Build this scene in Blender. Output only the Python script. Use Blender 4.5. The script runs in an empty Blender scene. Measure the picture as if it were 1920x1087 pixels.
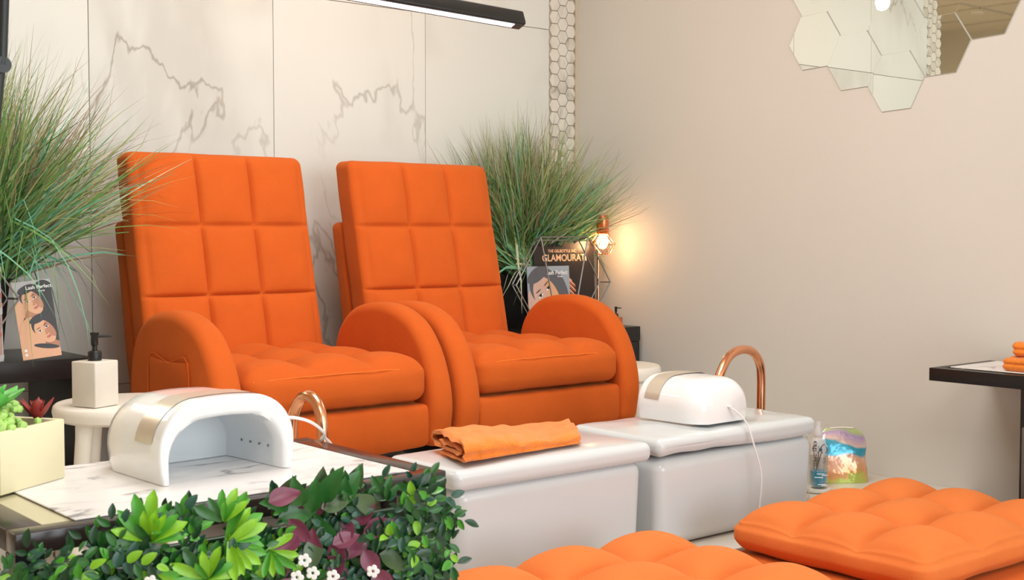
import bpy, bmesh, math, random
from mathutils import Vector, Matrix, noise
random.seed(7)
PI = math.pi
C = bpy.context.scene.collection

# ------------------------------------------------------------ camera, world, lights, exposure
sc = bpy.context.scene
cd = bpy.data.cameras.new('camera'); cam = bpy.data.objects.new('camera', cd); C.objects.link(cam)
cam.location = (0, 0, 1.11)
cam.rotation_euler = (math.radians(90 - 2.6), 0, math.radians(-39.8))
cd.sensor_width = 36; cd.lens = 44.81; cd.clip_start = 0.05
cd.dof.use_dof = True; cd.dof.focus_distance = 3.3; cd.dof.aperture_fstop = 15
sc.camera = cam
w = bpy.data.worlds.new('world'); sc.world = w; w.use_nodes = True
w.node_tree.nodes['Background'].inputs[0].default_value = (0.80, 0.88, 1.0, 1)
w.node_tree.nodes['Background'].inputs[1].default_value = 1.2
sc.view_settings.view_transform = 'Standard'; sc.view_settings.look = 'None'
sc.view_settings.gamma = 1; sc.view_settings.use_curve_mapping = False
sc.view_settings.exposure = 0.10

def light(name, kind, loc, energy, color, size=None, size_y=None, rot=(0, 0, 0), rad=None, spread=None):
    l = bpy.data.lights.new(name, kind); l.energy = energy; l.color = color
    if kind == 'AREA':
        l.shape = 'RECTANGLE'; l.size = size; l.size_y = size_y
    if rad is not None: l.shadow_soft_size = rad
    if spread: l.spread = spread
    o = bpy.data.objects.new(name, l); o.location = loc; o.rotation_euler = rot; C.objects.link(o); return o
# daylight through the shop front (behind the camera) and the side window, ceiling panels, plus an added far-room fill
light('shopfront_daylight', 'AREA', (1.5, -3.14, 1.5), 112, (0.90, 0.96, 1.0), 2.8, 2.3, (PI/2, 0, 0))
light('side_window_daylight', 'AREA', (3.42, -1.0, 1.55), 45, (0.92, 0.96, 1.0), 1.7, 1.4, (PI/2, 0, PI/2))
light('ceiling_area_light', 'AREA', (1.6, 2.0, 2.66), 34, (1.0, 0.98, 0.96), 1.2, 1.2)
light('ceiling_area_light', 'AREA', (0.4, -0.4, 2.66), 34, (1.0, 0.98, 0.96), 1.2, 1.2)
light('ceiling_area_light', 'AREA', (0.1, 4.95, 2.66), 42, (1.0, 0.93, 0.84), 1.2, 1.2)  # added fill to brighten the far room, placed where the mirrors don't show it
light('table_lamp_glow', 'POINT', (3.205, 3.335, 1.068), 1.15, (1.0, 0.58, 0.27), rad=0.02)
light('pendant_glow', 'POINT', (2.25, 2.975, 2.02), 2.6, (1.0, 0.60, 0.30), rad=0.03)

# ------------------------------------------------------------ materials
def srgb(r, g, b):
    f = lambda c: (c/255/12.92) if c/255 <= 0.04045 else ((c/255 + 0.055)/1.055)**2.4
    return (f(r), f(g), f(b), 1)
M = {}
def mat(name, col, rough=0.5, metal=0.0, var=0.0, vscale=8.0, bump=0.0, bscale=200.0, **kw):
    m = bpy.data.materials.new(name); m.use_nodes = True; M[name] = m
    nt = m.node_tree; b = nt.nodes['Principled BSDF']
    c = srgb(*col) if max(col) > 1.001 else (*col, 1)
    b.inputs['Base Color'].default_value = c; b.inputs['Roughness'].default_value = rough; b.inputs['Metallic'].default_value = metal
    for k, v in kw.items():
        b.inputs[k.replace('_', ' ')].default_value = v
    tc = nt.nodes.new('ShaderNodeTexCoord')
    if var:
        n = nt.nodes.new('ShaderNodeTexNoise'); n.inputs['Scale'].default_value = vscale; n.inputs['Detail'].default_value = 5
        nt.links.new(tc.outputs['Object'], n.inputs['Vector'])
        r = nt.nodes.new('ShaderNodeValToRGB')
        r.color_ramp.elements[0].position = 0.3; r.color_ramp.elements[1].position = 0.7
        r.color_ramp.elements[0].color = tuple(x*(1-var) for x in c[:3]) + (1,)
        r.color_ramp.elements[1].color = tuple(min(1, x*(1+var)) for x in c[:3]) + (1,)
        nt.links.new(n.outputs['Fac'], r.inputs['Fac']); nt.links.new(r.outputs['Color'], b.inputs['Base Color'])
    if bump:
        n2 = nt.nodes.new('ShaderNodeTexNoise'); n2.inputs['Scale'].default_value = bscale; n2.inputs['Detail'].default_value = 4
        nt.links.new(tc.outputs['Object'], n2.inputs['Vector'])
        bp = nt.nodes.new('ShaderNodeBump'); bp.inputs['Strength'].default_value = bump; bp.inputs['Distance'].default_value = 0.004
        nt.links.new(n2.outputs['Fac'], bp.inputs['Height']); nt.links.new(bp.outputs['Normal'], b.inputs['Normal'])
    return m

def marble(name, base, grey, scale, rough, thin=0.012, thinpos=0.5, rot=0.95, strength=0.8, broad=0.25, rnd=6.0, spec=0.5):
    m = bpy.data.materials.new(name); m.use_nodes = True; M[name] = m
    nt = m.node_tree; L = nt.links.new; N = nt.nodes.new
    b = nt.nodes['Principled BSDF']; b.inputs['Roughness'].default_value = rough
    b.inputs['Specular IOR Level'].default_value = spec
    tc = N('ShaderNodeTexCoord'); oi = N('ShaderNodeObjectInfo')
    mul = N('ShaderNodeMath'); mul.operation = 'MULTIPLY'; mul.inputs[1].default_value = rnd; L(oi.outputs['Random'], mul.inputs[0])
    add = N('ShaderNodeVectorMath'); add.operation = 'ADD'; L(tc.outputs['Object'], add.inputs[0]); L(mul.outputs[0], add.inputs[1])
    mp = N('ShaderNodeMapping'); mp.inputs['Rotation'].default_value = (0, rot, 0) if rot > 0 else (0, 0, -rot); L(add.outputs[0], mp.inputs['Vector'])
    mp.inputs['Scale'].default_value = (1.0, 1.0, 0.45) if rot > 0 else (0.4, 1, 1)
    def vein(sc_, width, dist, det):
        n = N('ShaderNodeTexNoise'); n.inputs['Scale'].default_value = sc_; n.inputs['Detail'].default_value = det
        n.inputs['Distortion'].default_value = dist; n.inputs['Roughness'].default_value = 0.55; L(mp.outputs[0], n.inputs['Vector'])
        s = N('ShaderNodeMath'); s.operation = 'SUBTRACT'; s.inputs[1].default_value = thinpos; L(n.outputs['Fac'], s.inputs[0])
        a = N('ShaderNodeMath'); a.operation = 'ABSOLUTE'; L(s.outputs[0], a.inputs[0])
        r = N('ShaderNodeMapRange'); r.interpolation_type = 'SMOOTHSTEP'
        r.inputs['From Min'].default_value = 0; r.inputs['From Max'].default_value = width
        r.inputs['To Min'].default_value = 1; r.inputs['To Max'].default_value = 0; L(a.outputs[0], r.inputs['Value']); return r
    v1 = vein(scale, thin, 0.35, 6); v2 = vein(scale*0.8, 0.10, 0.5, 5)
    k = N('ShaderNodeTexNoise'); k.inputs['Scale'].default_value = scale*1.3; L(add.outputs[0], k.inputs['Vector'])
    kr = N('ShaderNodeMapRange'); kr.inputs['From Min'].default_value = 0.44; kr.inputs['From Max'].default_value = 0.60; L(k.outputs['Fac'], kr.inputs['Value'])
    m1 = N('ShaderNodeMath'); m1.operation = 'MULTIPLY'; L(v1.outputs[0], m1.inputs[0]); L(kr.outputs[0], m1.inputs[1])
    m1b = N('ShaderNodeMath'); m1b.operation = 'MULTIPLY'; m1b.inputs[1].default_value = strength; L(m1.outputs[0], m1b.inputs[0])
    m2 = N('ShaderNodeMath'); m2.operation = 'MULTIPLY'; L(v2.outputs[0], m2.inputs[0]); L(kr.outputs[0], m2.inputs[1])
    m2b = N('ShaderNodeMath'); m2b.operation = 'MULTIPLY'; m2b.inputs[1].default_value = broad; L(m2.outputs[0], m2b.inputs[0])
    su = N('ShaderNodeMath'); su.operation = 'ADD'; su.use_clamp = True; L(m1b.outputs[0], su.inputs[0]); L(m2b.outputs[0], su.inputs[1])
    mx = N('ShaderNodeMix'); mx.data_type = 'RGBA'; L(su.outputs[0], mx.inputs['Factor'])
    mx.inputs['A'].default_value = srgb(*base); mx.inputs['B'].default_value = srgb(*grey)
    L(mx.outputs['Result'], b.inputs['Base Color'])
    return m

marble('marble', (222, 222, 215), (164, 158, 146), 1.3, 0.2, thin=0.008, strength=0.6, broad=0.36, spec=0.35)
marble('marble_print', (236, 233, 232), (120, 118, 124), 7.0, 0.35, thin=0.022, rot=-0.9, strength=0.75, broad=0.22)
marble('mosaic_marble', (224, 219, 207), (170, 163, 150), 5.0, 0.15, thin=0.02, strength=0.6, broad=0.5, rnd=60)
mat('grout', (200, 187, 166), 0.9)
mat('wall_paint', (217, 214, 206), 0.62, var=0.012, vscale=2.5, bump=0.05, bscale=60)
mat('tan_paint', (206, 194, 172), 0.7, var=0.02)
mat('ceiling_paint', (226, 214, 194), 0.85)
mat('floor_tile', (214, 198, 180), 0.35, var=0.03)
mat('platform_top', (214, 209, 198), 0.3, var=0.03, vscale=4)
mat('platform_edge', (110, 106, 102), 0.45, metal=0.4)
def velvet(name, col, var=0.10):
    m = mat(name, col, 0.85, var=var, vscale=14, bump=0.22, bscale=420)
    b = m.node_tree.nodes['Principled BSDF']
    b.inputs['Sheen Weight'].default_value = 0.22; b.inputs['Sheen Roughness'].default_value = 0.45
    b.inputs['Sheen Tint'].default_value = (1.0, 0.50, 0.18, 1); b.inputs['Specular IOR Level'].default_value = 0.15
    return m
velvet('orange_velvet', (203, 92, 32), 0.035)
velvet('orange_cushion', (220, 120, 60), 0.03)
velvet('orange_stitch', (240, 125, 50), 0.02)
mat('towel', (244, 134, 26), 0.95, var=0.10, vscale=60, bump=0.9, bscale=330, Sheen_Weight=0.3)
mat('towel_border', (238, 112, 16), 0.9, bump=0.3, bscale=120)
mat('black_satin', (16, 16, 17), 0.38)
mat('black_wood', (26, 24, 24), 0.35, var=0.2, vscale=20)
mat('black_plastic', (18, 18, 18), 0.4)
mat('dark_metal', (42, 46, 47), 0.45, metal=0.3)
mat('pot_black', (14, 14, 15), 0.6)
mat('brown_lacquer', (50, 38, 36), 0.22)
mat('glass_top', (196, 190, 158), 0.06)
mat('white_gloss', (240, 240, 240), 0.12, Coat_Weight=0.3)
mat('white_acrylic', (208, 213, 214), 0.16)
mat('white_plastic', (240, 234, 222), 0.35)
mat('white_inner', (226, 230, 232), 0.3)
mat('champagne', (214, 203, 186), 0.30, metal=0.45)
mat('silver_band', (196, 192, 180), 0.35, metal=0.6)
mat('led_dot', (120, 126, 130), 0.3)
mat('cable_white', (228, 226, 224), 0.4)
mat('copper', (240, 172, 132), 0.2, metal=1.0)
mat('copper_matte', (214, 128, 84), 0.3, metal=0.9)
mat('stone_white', (220, 212, 200), 0.55, var=0.04, vscale=20)
mat('cream_pot', (226, 218, 182), 0.6, var=0.02)
mat('grey_wire', (150, 146, 142), 0.35, metal=0.8)
mat('soil', (40, 44, 26), 0.95)
mat('blue_liquid', (4, 140, 170), 0.1)
mat('frosted', (232, 228, 226), 0.3, Alpha=0.5)
mat('hair_grey', (92, 94, 100), 0.4)
mat('white_print', (240, 240, 238), 0.5)
mat('steel', (150, 146, 140), 0.25, metal=1.0)
def simple_glass(name, tint=(1, 1, 1), fac=0.10):
    m = bpy.data.materials.new(name); m.use_nodes = True; M[name] = m; nt = m.node_tree
    nt.nodes.remove(nt.nodes['Principled BSDF']); out = nt.nodes['Material Output']
    t = nt.nodes.new('ShaderNodeBsdfTransparent'); t.inputs[0].default_value = (*tint, 1)
    g = nt.nodes.new('ShaderNodeBsdfGlossy'); g.inputs['Roughness'].default_value = 0.03
    lw = nt.nodes.new('ShaderNodeLayerWeight'); lw.inputs[0].default_value = 0.35
    mr = nt.nodes.new('ShaderNodeMapRange'); mr.inputs['To Min'].default_value = fac; mr.inputs['To Max'].default_value = 0.75
    nt.links.new(lw.outputs['Facing'], mr.inputs['Value'])
    mx = nt.nodes.new('ShaderNodeMixShader'); nt.links.new(mr.outputs[0], mx.inputs[0]); nt.links.new(t.outputs[0], mx.inputs[1]); nt.links.new(g.outputs[0], mx.inputs[2])
    nt.links.new(mx.outputs[0], out.inputs[0]); return m
simple_glass('clear_glass', (0.97, 0.99, 0.99), 0.02)
simple_glass('window_glass', (0.97, 0.98, 0.98), 0.02)
def emis(name, col, s):
    m = bpy.data.materials.new(name); m.use_nodes = True; M[name] = m
    b = m.node_tree.nodes['Principled BSDF']; b.inputs['Base Color'].default_value = (*col, 1)
    b.inputs['Emission Color'].default_value = (*col, 1); b.inputs['Emission Strength'].default_value = s
emis('led_white', (0.9, 0.96, 1.0), 2.6)
emis('bulb_warm', (1.0, 0.55, 0.20), 6)
emis('bulb_amber', (1.0, 0.62, 0.30), 2.6)
def glow(name, col, s):
    m = bpy.data.materials.new(name); m.use_nodes = True; M[name] = m; nt = m.node_tree; nt.nodes.remove(nt.nodes['Principled BSDF'])
    t = nt.nodes.new('ShaderNodeBsdfTransparent'); e = nt.nodes.new('ShaderNodeEmission'); e.inputs[0].default_value = (*col, 1); e.inputs[1].default_value = s
    a = nt.nodes.new('ShaderNodeAddShader'); nt.links.new(t.outputs[0], a.inputs[0]); nt.links.new(e.outputs[0], a.inputs[1]); nt.links.new(a.outputs[0], nt.nodes['Material Output'].inputs[0])
glow('bulb_warm', (1.0, 0.58, 0.24), 3.5); glow('bulb_amber', (1.0, 0.55, 0.22), 1.6)
emis('spot_warm', (1.0, 0.9, 0.75), 8)
mat('mirror_edge', (190, 192, 182), 0.4)
m = mat('mirror', (238, 242, 236), 0.0, metal=1.0)
# iridescent film of the pouch
def film():
    m = mat('iridescent_film', (230, 190, 180), 0.12); nt = m.node_tree; b = nt.nodes['Principled BSDF']; L = nt.links.new; N = nt.nodes.new
    tc = N('ShaderNodeTexCoord'); n = N('ShaderNodeTexNoise'); n.inputs['Scale'].default_value = 8; n.inputs['Distortion'].default_value = 1.2; n.inputs['Detail'].default_value = 2
    lw = N('ShaderNodeLayerWeight'); lw.inputs[0].default_value = 0.5
    L(tc.outputs['Object'], n.inputs['Vector'])
    a = N('ShaderNodeMath'); a.operation = 'MULTIPLY_ADD'; a.inputs[1].default_value = 0.35; L(n.outputs['Fac'], a.inputs[0]); a.inputs[1].default_value = 0.7; sx = N('ShaderNodeSeparateXYZ'); L(tc.outputs['Object'], sx.inputs[0]); mz = N('ShaderNodeMapRange'); mz.inputs['From Max'].default_value = 0.16; mz.inputs['To Min'].default_value = -0.35; mz.inputs['To Max'].default_value = 0.65; L(sx.outputs[2], mz.inputs['Value']); L(mz.outputs[0], a.inputs[2])
    r = N('ShaderNodeValToRGB'); e = r.color_ramp.elements
    e[0].position = 0.06; e[0].color = srgb(206, 222, 110); e[1].position = 0.98; e[1].color = srgb(226, 214, 205)
    for p, c in ((0.14, (250, 180, 120)), (0.42, (245, 195, 170)), (0.48, (80, 180, 205)), (0.66, (60, 170, 200)), (0.70, (248, 214, 200)), (0.80, (200, 170, 215)), (0.88, (205, 225, 140))):
        x = e.new(p); x.color = srgb(*c)
    L(a.outputs[0], r.inputs[0]); L(r.outputs[0], b.inputs['Base Color']); b.inputs['Metallic'].default_value = 0.25
    n2 = N('ShaderNodeTexNoise'); n2.inputs['Scale'].default_value = 30; L(tc.outputs['Object'], n2.inputs['Vector'])
    bp = N('ShaderNodeBump'); bp.inputs['Distance'].default_value = 0.0018; L(n2.outputs['Fac'], bp.inputs['Height']); L(bp.outputs[0], b.inputs['Normal'])
    b.inputs['Alpha'].default_value = 0.85
film()
# plants
for nm, c in (('blade_green', (112, 158, 84)), ('blade_teal', (112, 176, 140)), ('blade_olive', (168, 176, 116)), ('blade_brown', (150, 132, 104)), ('blade_pale', (200, 204, 168)), ('blade_dark', (66, 104, 52))):
    mat(nm, c, 0.55)
for nm, c in (('leaf_dark', (22, 62, 34)), ('leaf_mid', (40, 98, 40)), ('leaf_bright', (72, 148, 40)), ('leaf_lime', (126, 182, 38)), ('leaf_blue', (36, 80, 62)), ('leaf_purple', (116, 50, 74)), ('leaf_purple_green', (70, 92, 58)), ('succulent_green', (96, 190, 84)), ('succulent_lime', (168, 208, 108)), ('succulent_red', (150, 54, 50))):
    mat(nm, c, 0.38, var=0.22, vscale=40)
# printing colours
for nm, c in (('skin', (222, 168, 128)), ('skin_shade', (184, 122, 88)), ('hair', (34, 24, 24)), ('lips', (190, 96, 90)), ('card_grey', (176, 174, 176)), ('card_bluegrey', (158, 168, 178)), ('board_black', (30, 26, 28)), ('gold_print', (252, 206, 164)), ('rust_print', (170, 92, 74)), ('stone_photo', (170, 130, 112)), ('eye', (60, 44, 40)), ('skin_pale', (214, 176, 160)), ('logo_blue', (40, 110, 160)), ('lotion', (238, 196, 150))):
    mat(nm, c, 0.35)

# ------------------------------------------------------------ object helpers
ORG = {}
def props(o, label=None, cat=None, group=None, kind=None):
    if label: o['label'] = label
    if cat: o['category'] = cat
    if group: o['group'] = group
    if kind: o['kind'] = kind
    return o
def root(name, label, cat, loc=(0, 0, 0), group=None):
    o = bpy.data.objects.new(name, None); C.objects.link(o); o.empty_display_size = 0.05
    o.location = loc; ORG[o.name] = Vector(loc); return props(o, label, cat, group)
def add(name, geo, mats, parent=None, smooth=True, midx=None, angle=40):
    """geo=(verts, faces) in world coords; one mesh object, local to its parent or with its origin at its base."""
    vs, fs = geo
    vs = [Vector(v) for v in vs]
    if parent is None:
        lo = [min(v[i] for v in vs) for i in range(3)]; hi = [max(v[i] for v in vs) for i in range(3)]
        org = Vector(((lo[0]+hi[0])/2, (lo[1]+hi[1])/2, lo[2]))
    else: org = ORG[parent.name]
    me = bpy.data.meshes.new(name); me.from_pydata([v-org for v in vs], [], fs)
    for m_ in (mats if isinstance(mats, (list, tuple)) else [mats]): me.materials.append(M[m_])
    if midx: me.polygons.foreach_set('material_index', midx)
    if smooth:
        me.polygons.foreach_set('use_smooth', [True]*len(me.polygons))
    bm = bmesh.new(); bm.from_mesh(me); bmesh.ops.recalc_face_normals(bm, faces=bm.faces); bm.to_mesh(me); bm.free()
    if smooth:
        try: me.set_sharp_from_angle(angle=math.radians(angle))
        except Exception: pass
    o = bpy.data.objects.new(name, me); C.objects.link(o)
    if parent is None: o.location = org
    else: o.parent = parent
    ORG[o.name] = org
    return o
def dup(o, parent=None):
    c = o.copy(); C.objects.link(c); c.parent = parent; ORG[c.name] = ORG.get(o.name, Vector())
    for ch in list(o.children): dup(ch, c)
    return c
def merge(*gs):
    V, F = [], []
    for v, f in gs:
        n = len(V); V += list(v); F += [tuple(i+n for i in q) for q in f]
    return V, F
def tf(g, mtx): return [mtx @ Vector(v) for v in g[0]], g[1]
def T(x, y, z): return Matrix.Translation((x, y, z))
def RZ(a): return Matrix.Rotation(a, 4, 'Z')
def RX(a): return Matrix.Rotation(a, 4, 'X')
def RY(a): return Matrix.Rotation(a, 4, 'Y')
def box(x0, x1, y0, y1, z0, z1):
    v = [(x, y, z) for x in (x0, x1) for y in (y0, y1) for z in (z0, z1)]
    return v, [(0, 1, 3, 2), (4, 6, 7, 5), (0, 4, 5, 1), (2, 3, 7, 6), (0, 2, 6, 4), (1, 5, 7, 3)]
def bbox_(x0, x1, y0, y1, z0, z1, r=0.004, seg=2):
    bm = bmesh.new(); vs = [bm.verts.new(v) for v in box(x0, x1, y0, y1, z0, z1)[0]]
    for f in box(0, 1, 0, 1, 0, 1)[1]: bm.faces.new([vs[i] for i in f])
    bmesh.ops.bevel(bm, geom=bm.edges[:], offset=r, segments=seg, profile=0.5, affect='EDGES')
    bm.verts.index_update(); g = ([v.co.copy() for v in bm.verts], [tuple(v.index for v in f.verts) for f in bm.faces]); bm.free(); return g
def rgrid(x0, x1, y0, y1, z0, z1, r, nx, ny, nz, disp=None, rs=4):
    """rounded box as a fine grid, disp(p, n, u) moves a point"""
    c = Vector(((x0+x1)/2, (y0+y1)/2, (z0+z1)/2)); h = Vector(((x1-x0)/2, (y1-y0)/2, (z1-z0)/2))
    r = min(r, h[0]*.999, h[1]*.999, h[2]*.999)
    def cs(hh, n):
        e = [-hh + r*(1-math.cos(i/rs*PI/2))*0.999 for i in range(rs)]
        e = [-hh + r*(i/rs) for i in range(rs)]
        return e + [-hh + r + (2*hh-2*r)*i/n for i in range(n+1)] + [-a for a in reversed(e)]
    X, Y, Z = cs(h[0], nx), cs(h[1], ny), cs(h[2], nz)
    idx, V, F = {}, [], []
    def vid(x, y, z):
        k = (round(x, 6), round(y, 6), round(z, 6))
        if k in idx: return idx[k]
        p = Vector((x, y, z)); q = Vector([max(-h[i]+r, min(h[i]-r, p[i])) for i in range(3)])
        d = p-q; n = d.normalized() if d.length > 1e-9 else Vector((0, 0, 1))
        s = q + n*r
        if disp: s = s + disp(s, n, (s[0]/h[0], s[1]/h[1], s[2]/h[2]))
        idx[k] = len(V); V.append(s+c); return idx[k]
    def sheet(A, B, fn, flip):
        for i in range(len(A)-1):
            for j in range(len(B)-1):
                q = [vid(*fn(A[i], B[j])), vid(*fn(A[i+1], B[j])), vid(*fn(A[i+1], B[j+1])), vid(*fn(A[i], B[j+1]))]
                F.append(tuple(reversed(q)) if flip else tuple(q))
    for s in (-1, 1):
        sheet(X, Y, lambda a, b: (a, b, s*h[2]), s < 0)
        sheet(X, Z, lambda a, b: (a, s*h[1], b), s > 0)
        sheet(Y, Z, lambda a, b: (s*h[0], a, b), s < 0)
    return V, F
def groove(t, n, depth_w):
    """t in -1..1 over n equal pillows: (pillow height 0..1, seam 0..1)"""
    q = (t+1)/2*n; d = abs(q-round(q)); inner = 0 < round(q) < n
    return (1-(1-2*d)**2 if True else 0), (math.exp(-(d/depth_w)**2) if inner else 0)
def tuft(u, v, nx, ny, p=0.5):
    a = abs(math.sin(PI*nx*(u+1)/2)) if nx else 1; b = abs(math.sin(PI*ny*(v+1)/2)) if ny else 1
    return (a**p)*(b**p)
def tube(pts, r, n=10, cap=True, closed=False):
    pts = [Vector(p) for p in pts]; rr = r if isinstance(r, (list, tuple)) else [r]*len(pts)
    V, F = [], []; N = len(pts); prev = None
    for i, p in enumerate(pts):
        if closed: t = (pts[(i+1) % N]-pts[i-1]).normalized()
        else: t = ((pts[min(i+1, N-1)]-pts[max(i-1, 0)])).normalized()
        if prev is None:
            a = Vector((0, 0, 1)) if abs(t.z) < 0.9 else Vector((1, 0, 0)); u = t.cross(a).normalized()
        else: u = (prev - t*prev.dot(t)).normalized()
        prev = u; w_ = t.cross(u)
        for k in range(n):
            a = 2*PI*k/n; V.append(p + (u*math.cos(a)+w_*math.sin(a))*rr[i])
    for i in range(N if closed else N-1):
        j = (i+1) % N
        for k in range(n): F.append((i*n+k, i*n+(k+1) % n, j*n+(k+1) % n, j*n+k))
    if cap and not closed: F.append(tuple(range(n))[::-1]); F.append(tuple((N-1)*n+k for k in range(n)))
    return V, F
def lathe(prof, n=32, c=(0, 0, 0)):
    V, F = [], []; m_ = len(prof)
    for k in range(n):
        a = 2*PI*k/n
        for r, z in prof: V.append((c[0]+r*math.cos(a), c[1]+r*math.sin(a), c[2]+z))
    for k in range(n):
        for i in range(m_-1): F.append((k*m_+i, ((k+1) % n)*m_+i, ((k+1) % n)*m_+i+1, k*m_+i+1))
    if prof[0][0] > 1e-5: F.append(tuple(k*m_ for k in range(n))[::-1])
    if prof[-1][0] > 1e-5: F.append(tuple(k*m_+m_-1 for k in range(n)))
    return V, F
def spline(P, n=8, closed=False):
    P = [Vector(p) for p in P]; out = []; N = len(P)
    rng = N if closed else N-1
    for i in range(rng):
        p0 = P[(i-1) % N] if closed or i > 0 else P[0]; p1 = P[i]; p2 = P[(i+1) % N]; p3 = P[(i+2) % N] if closed or i+2 < N else P[-1]
        for k in range(n):
            t = k/n; out.append(0.5*((2*p1)+(-p0+p2)*t+(2*p0-5*p1+4*p2-p3)*t*t+(-p0+3*p1-3*p2+p3)*t**3))
    if not closed: out.append(P[-1])
    return out
def slab(outline, a0, a1, r, axis='x', seg=5, bulge=0.0):
    """2D outline [(p,q)] extruded along an axis, edges rounded by r (inset of the outline near both ends)"""
    O = [Vector((p[0], p[1])) for p in outline]; N = len(O)
    area = sum(O[i].x*O[(i+1) % N].y-O[(i+1) % N].x*O[i].y for i in range(N)); sg = 1 if area > 0 else -1
    nrm = []
    for i in range(N):
        t = (O[(i+1) % N]-O[i-1]).normalized(); nrm.append(Vector((t.y, -t.x))*sg)
    L = []
    for k in range(seg+1):
        t = k/seg*PI/2; L.append((a0 + r*(1-math.sin(t)) if False else a0 + r*(1-math.cos(t)), r*(1-math.sin(t))))
    L2 = L + [(a0+a1-a, ins) for a, ins in reversed(L)]
    V, F = [], []
    for a, ins in L2:
        for i in range(N):
            p = O[i]-nrm[i]*ins
            V.append({'x': (a, p.x, p.y), 'y': (p.x, a, p.y), 'z': (p.x, p.y, a)}[axis])
    m_ = len(L2)
    for k in range(m_-1):
        for i in range(N): F.append((k*N+i, k*N+(i+1) % N, (k+1)*N+(i+1) % N, (k+1)*N+i))
    F.append(tuple(range(N))[::-1]); F.append(tuple((m_-1)*N+i for i in range(N)))
    return V, F
def rrect(x0, x1, y0, y1, r, n=6):
    P = []
    for cx, cy, a in ((x1-r, y1-r, 0), (x0+r, y1-r, PI/2), (x0+r, y0+r, PI), (x1-r, y0+r, 1.5*PI)):
        for k in range(n+1): P.append((cx+r*math.cos(a+k/n*PI/2), cy+r*math.sin(a+k/n*PI/2)))
    return P

# ------------------------------------------------------------ the room
WX = 3.325; WY = 3.6; CZ = 2.7
def struct(name, geo, m_, parent=None, **k):
    o = add(name, geo, m_, parent, smooth=False, **k)
    if parent is None: o['kind'] = 'structure'
    return o
struct('floor', box(-2.7, WX+.1, -3.1, 6.0, -0.08, 0), 'floor_tile')
ceil_ = struct('ceiling', box(-2.7, WX+.1, -3.1, 6.0, CZ, CZ+.08), 'ceiling_paint')
struct('wall_back', box(0.82, WX+.1, WY+0.012, WY+0.13, 0, CZ), 'grout')
wb = bpy.data.objects['wall_back']
struct('wall_far', box(-2.7, 0.9, 5.9, 6.0, 0, CZ), 'tan_paint')
struct('wall_side', box(0.82, 0.9, WY+.13, 5.9, 0, CZ), 'tan_paint')
struct('wall_left', box(-2.7, -2.6, -3.1, 5.9, 0, CZ), 'tan_paint')
# right wall with a window opening near the shop front
y0w, y1w, z0w, z1w = -1.85, -0.15, 0.9, 2.25
struct('wall_right', merge(box(WX, WX+.1, y1w, WY+.012, 0, CZ), box(WX, WX+.1, -3.1, y0w, 0, CZ), box(WX, WX+.1, y0w, y1w, 0, z0w), box(WX, WX+.1, y0w, y1w, z1w, CZ)), 'wall_paint')
# front wall (behind the camera): shop window
struct('wall_front', merge(box(-2.7, -2.3, -3.1, -3.0, 0, CZ), box(2.9, WX+.1, -3.1, -3.0, 0, CZ), box(-2.3, 2.9, -3.1, -3.0, 0, .35), box(-2.3, 2.9, -3.1, -3.0, 2.65, CZ)), 'wall_paint')
win = bpy.data.objects.new('window_1', None); C.objects.link(win); win['kind'] = 'structure'; ORG['window_1'] = Vector()
for x in (-2.3, -1.02, 0.28, 1.58, 2.86): add('window_frame', box(x, x+.04, -3.09, -3.02, .35, 2.65), 'dark_metal', win, False)
for z in (.35, 2.61): add('window_frame', box(-2.3, 2.9, -3.085, -3.025, z, z+.04), 'dark_metal', win, False)
for x in (-2.26, -.98, .32, 1.62): add('pane', box(x, x+1.24, -3.06, -3.054, .39, 2.61), 'window_glass', win, False)
win2 = bpy.data.objects.new('window_2', None); C.objects.link(win2); win2['kind'] = 'structure'; ORG['window_2'] = Vector()
add('window_frame', merge(box(WX+.01, WX+.06, y0w, y0w+.04, z0w, z1w), box(WX+.01, WX+.06, y1w-.04, y1w, z0w, z1w), box(WX+.01, WX+.06, y0w, y1w, z0w, z0w+.04), box(WX+.01, WX+.06, y0w, y1w, z1w-.04, z1w)), 'white_plastic', win2, False)
add('pane', box(WX+.03, WX+.036, y0w+.04, y1w-.04, z0w+.04, z1w-.04), 'window_glass', win2, False)
bl = add('slat', tf(box(-.04, .04, y0w+.05, y1w-.05, -.001, .001), T(WX-.03, 0, z1w-.1) @ RY(.5)), 'white_plastic', win2, False)
for i in range(1, 12):
    s = bl.copy(); C.objects.link(s); s.location = (0, 0, -i*.105)
# marble wall panels (each a part)
joints = [0.948, 1.422, 2.018, 2.610, 3.181]
for i in range(4):
    for (z0, z1) in ((0.37, 0.665), (0.665, 1.865), (1.865, CZ)):
        g = bbox_(joints[i]+.001, joints[i+1]-.001, WY, WY+.012, z0+.001, z1-.001, .0008, 1)
        add('marble_panel', g, 'marble', wb, smooth=False)
# give every panel its own origin so that its veins differ
for o in [c for c in wb.children]:
    lo = Vector((min(v.co.x for v in o.data.vertices), 0, min(v.co.z for v in o.data.vertices)))
    for v in o.data.vertices: v.co -= lo
    o.location = lo
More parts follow.
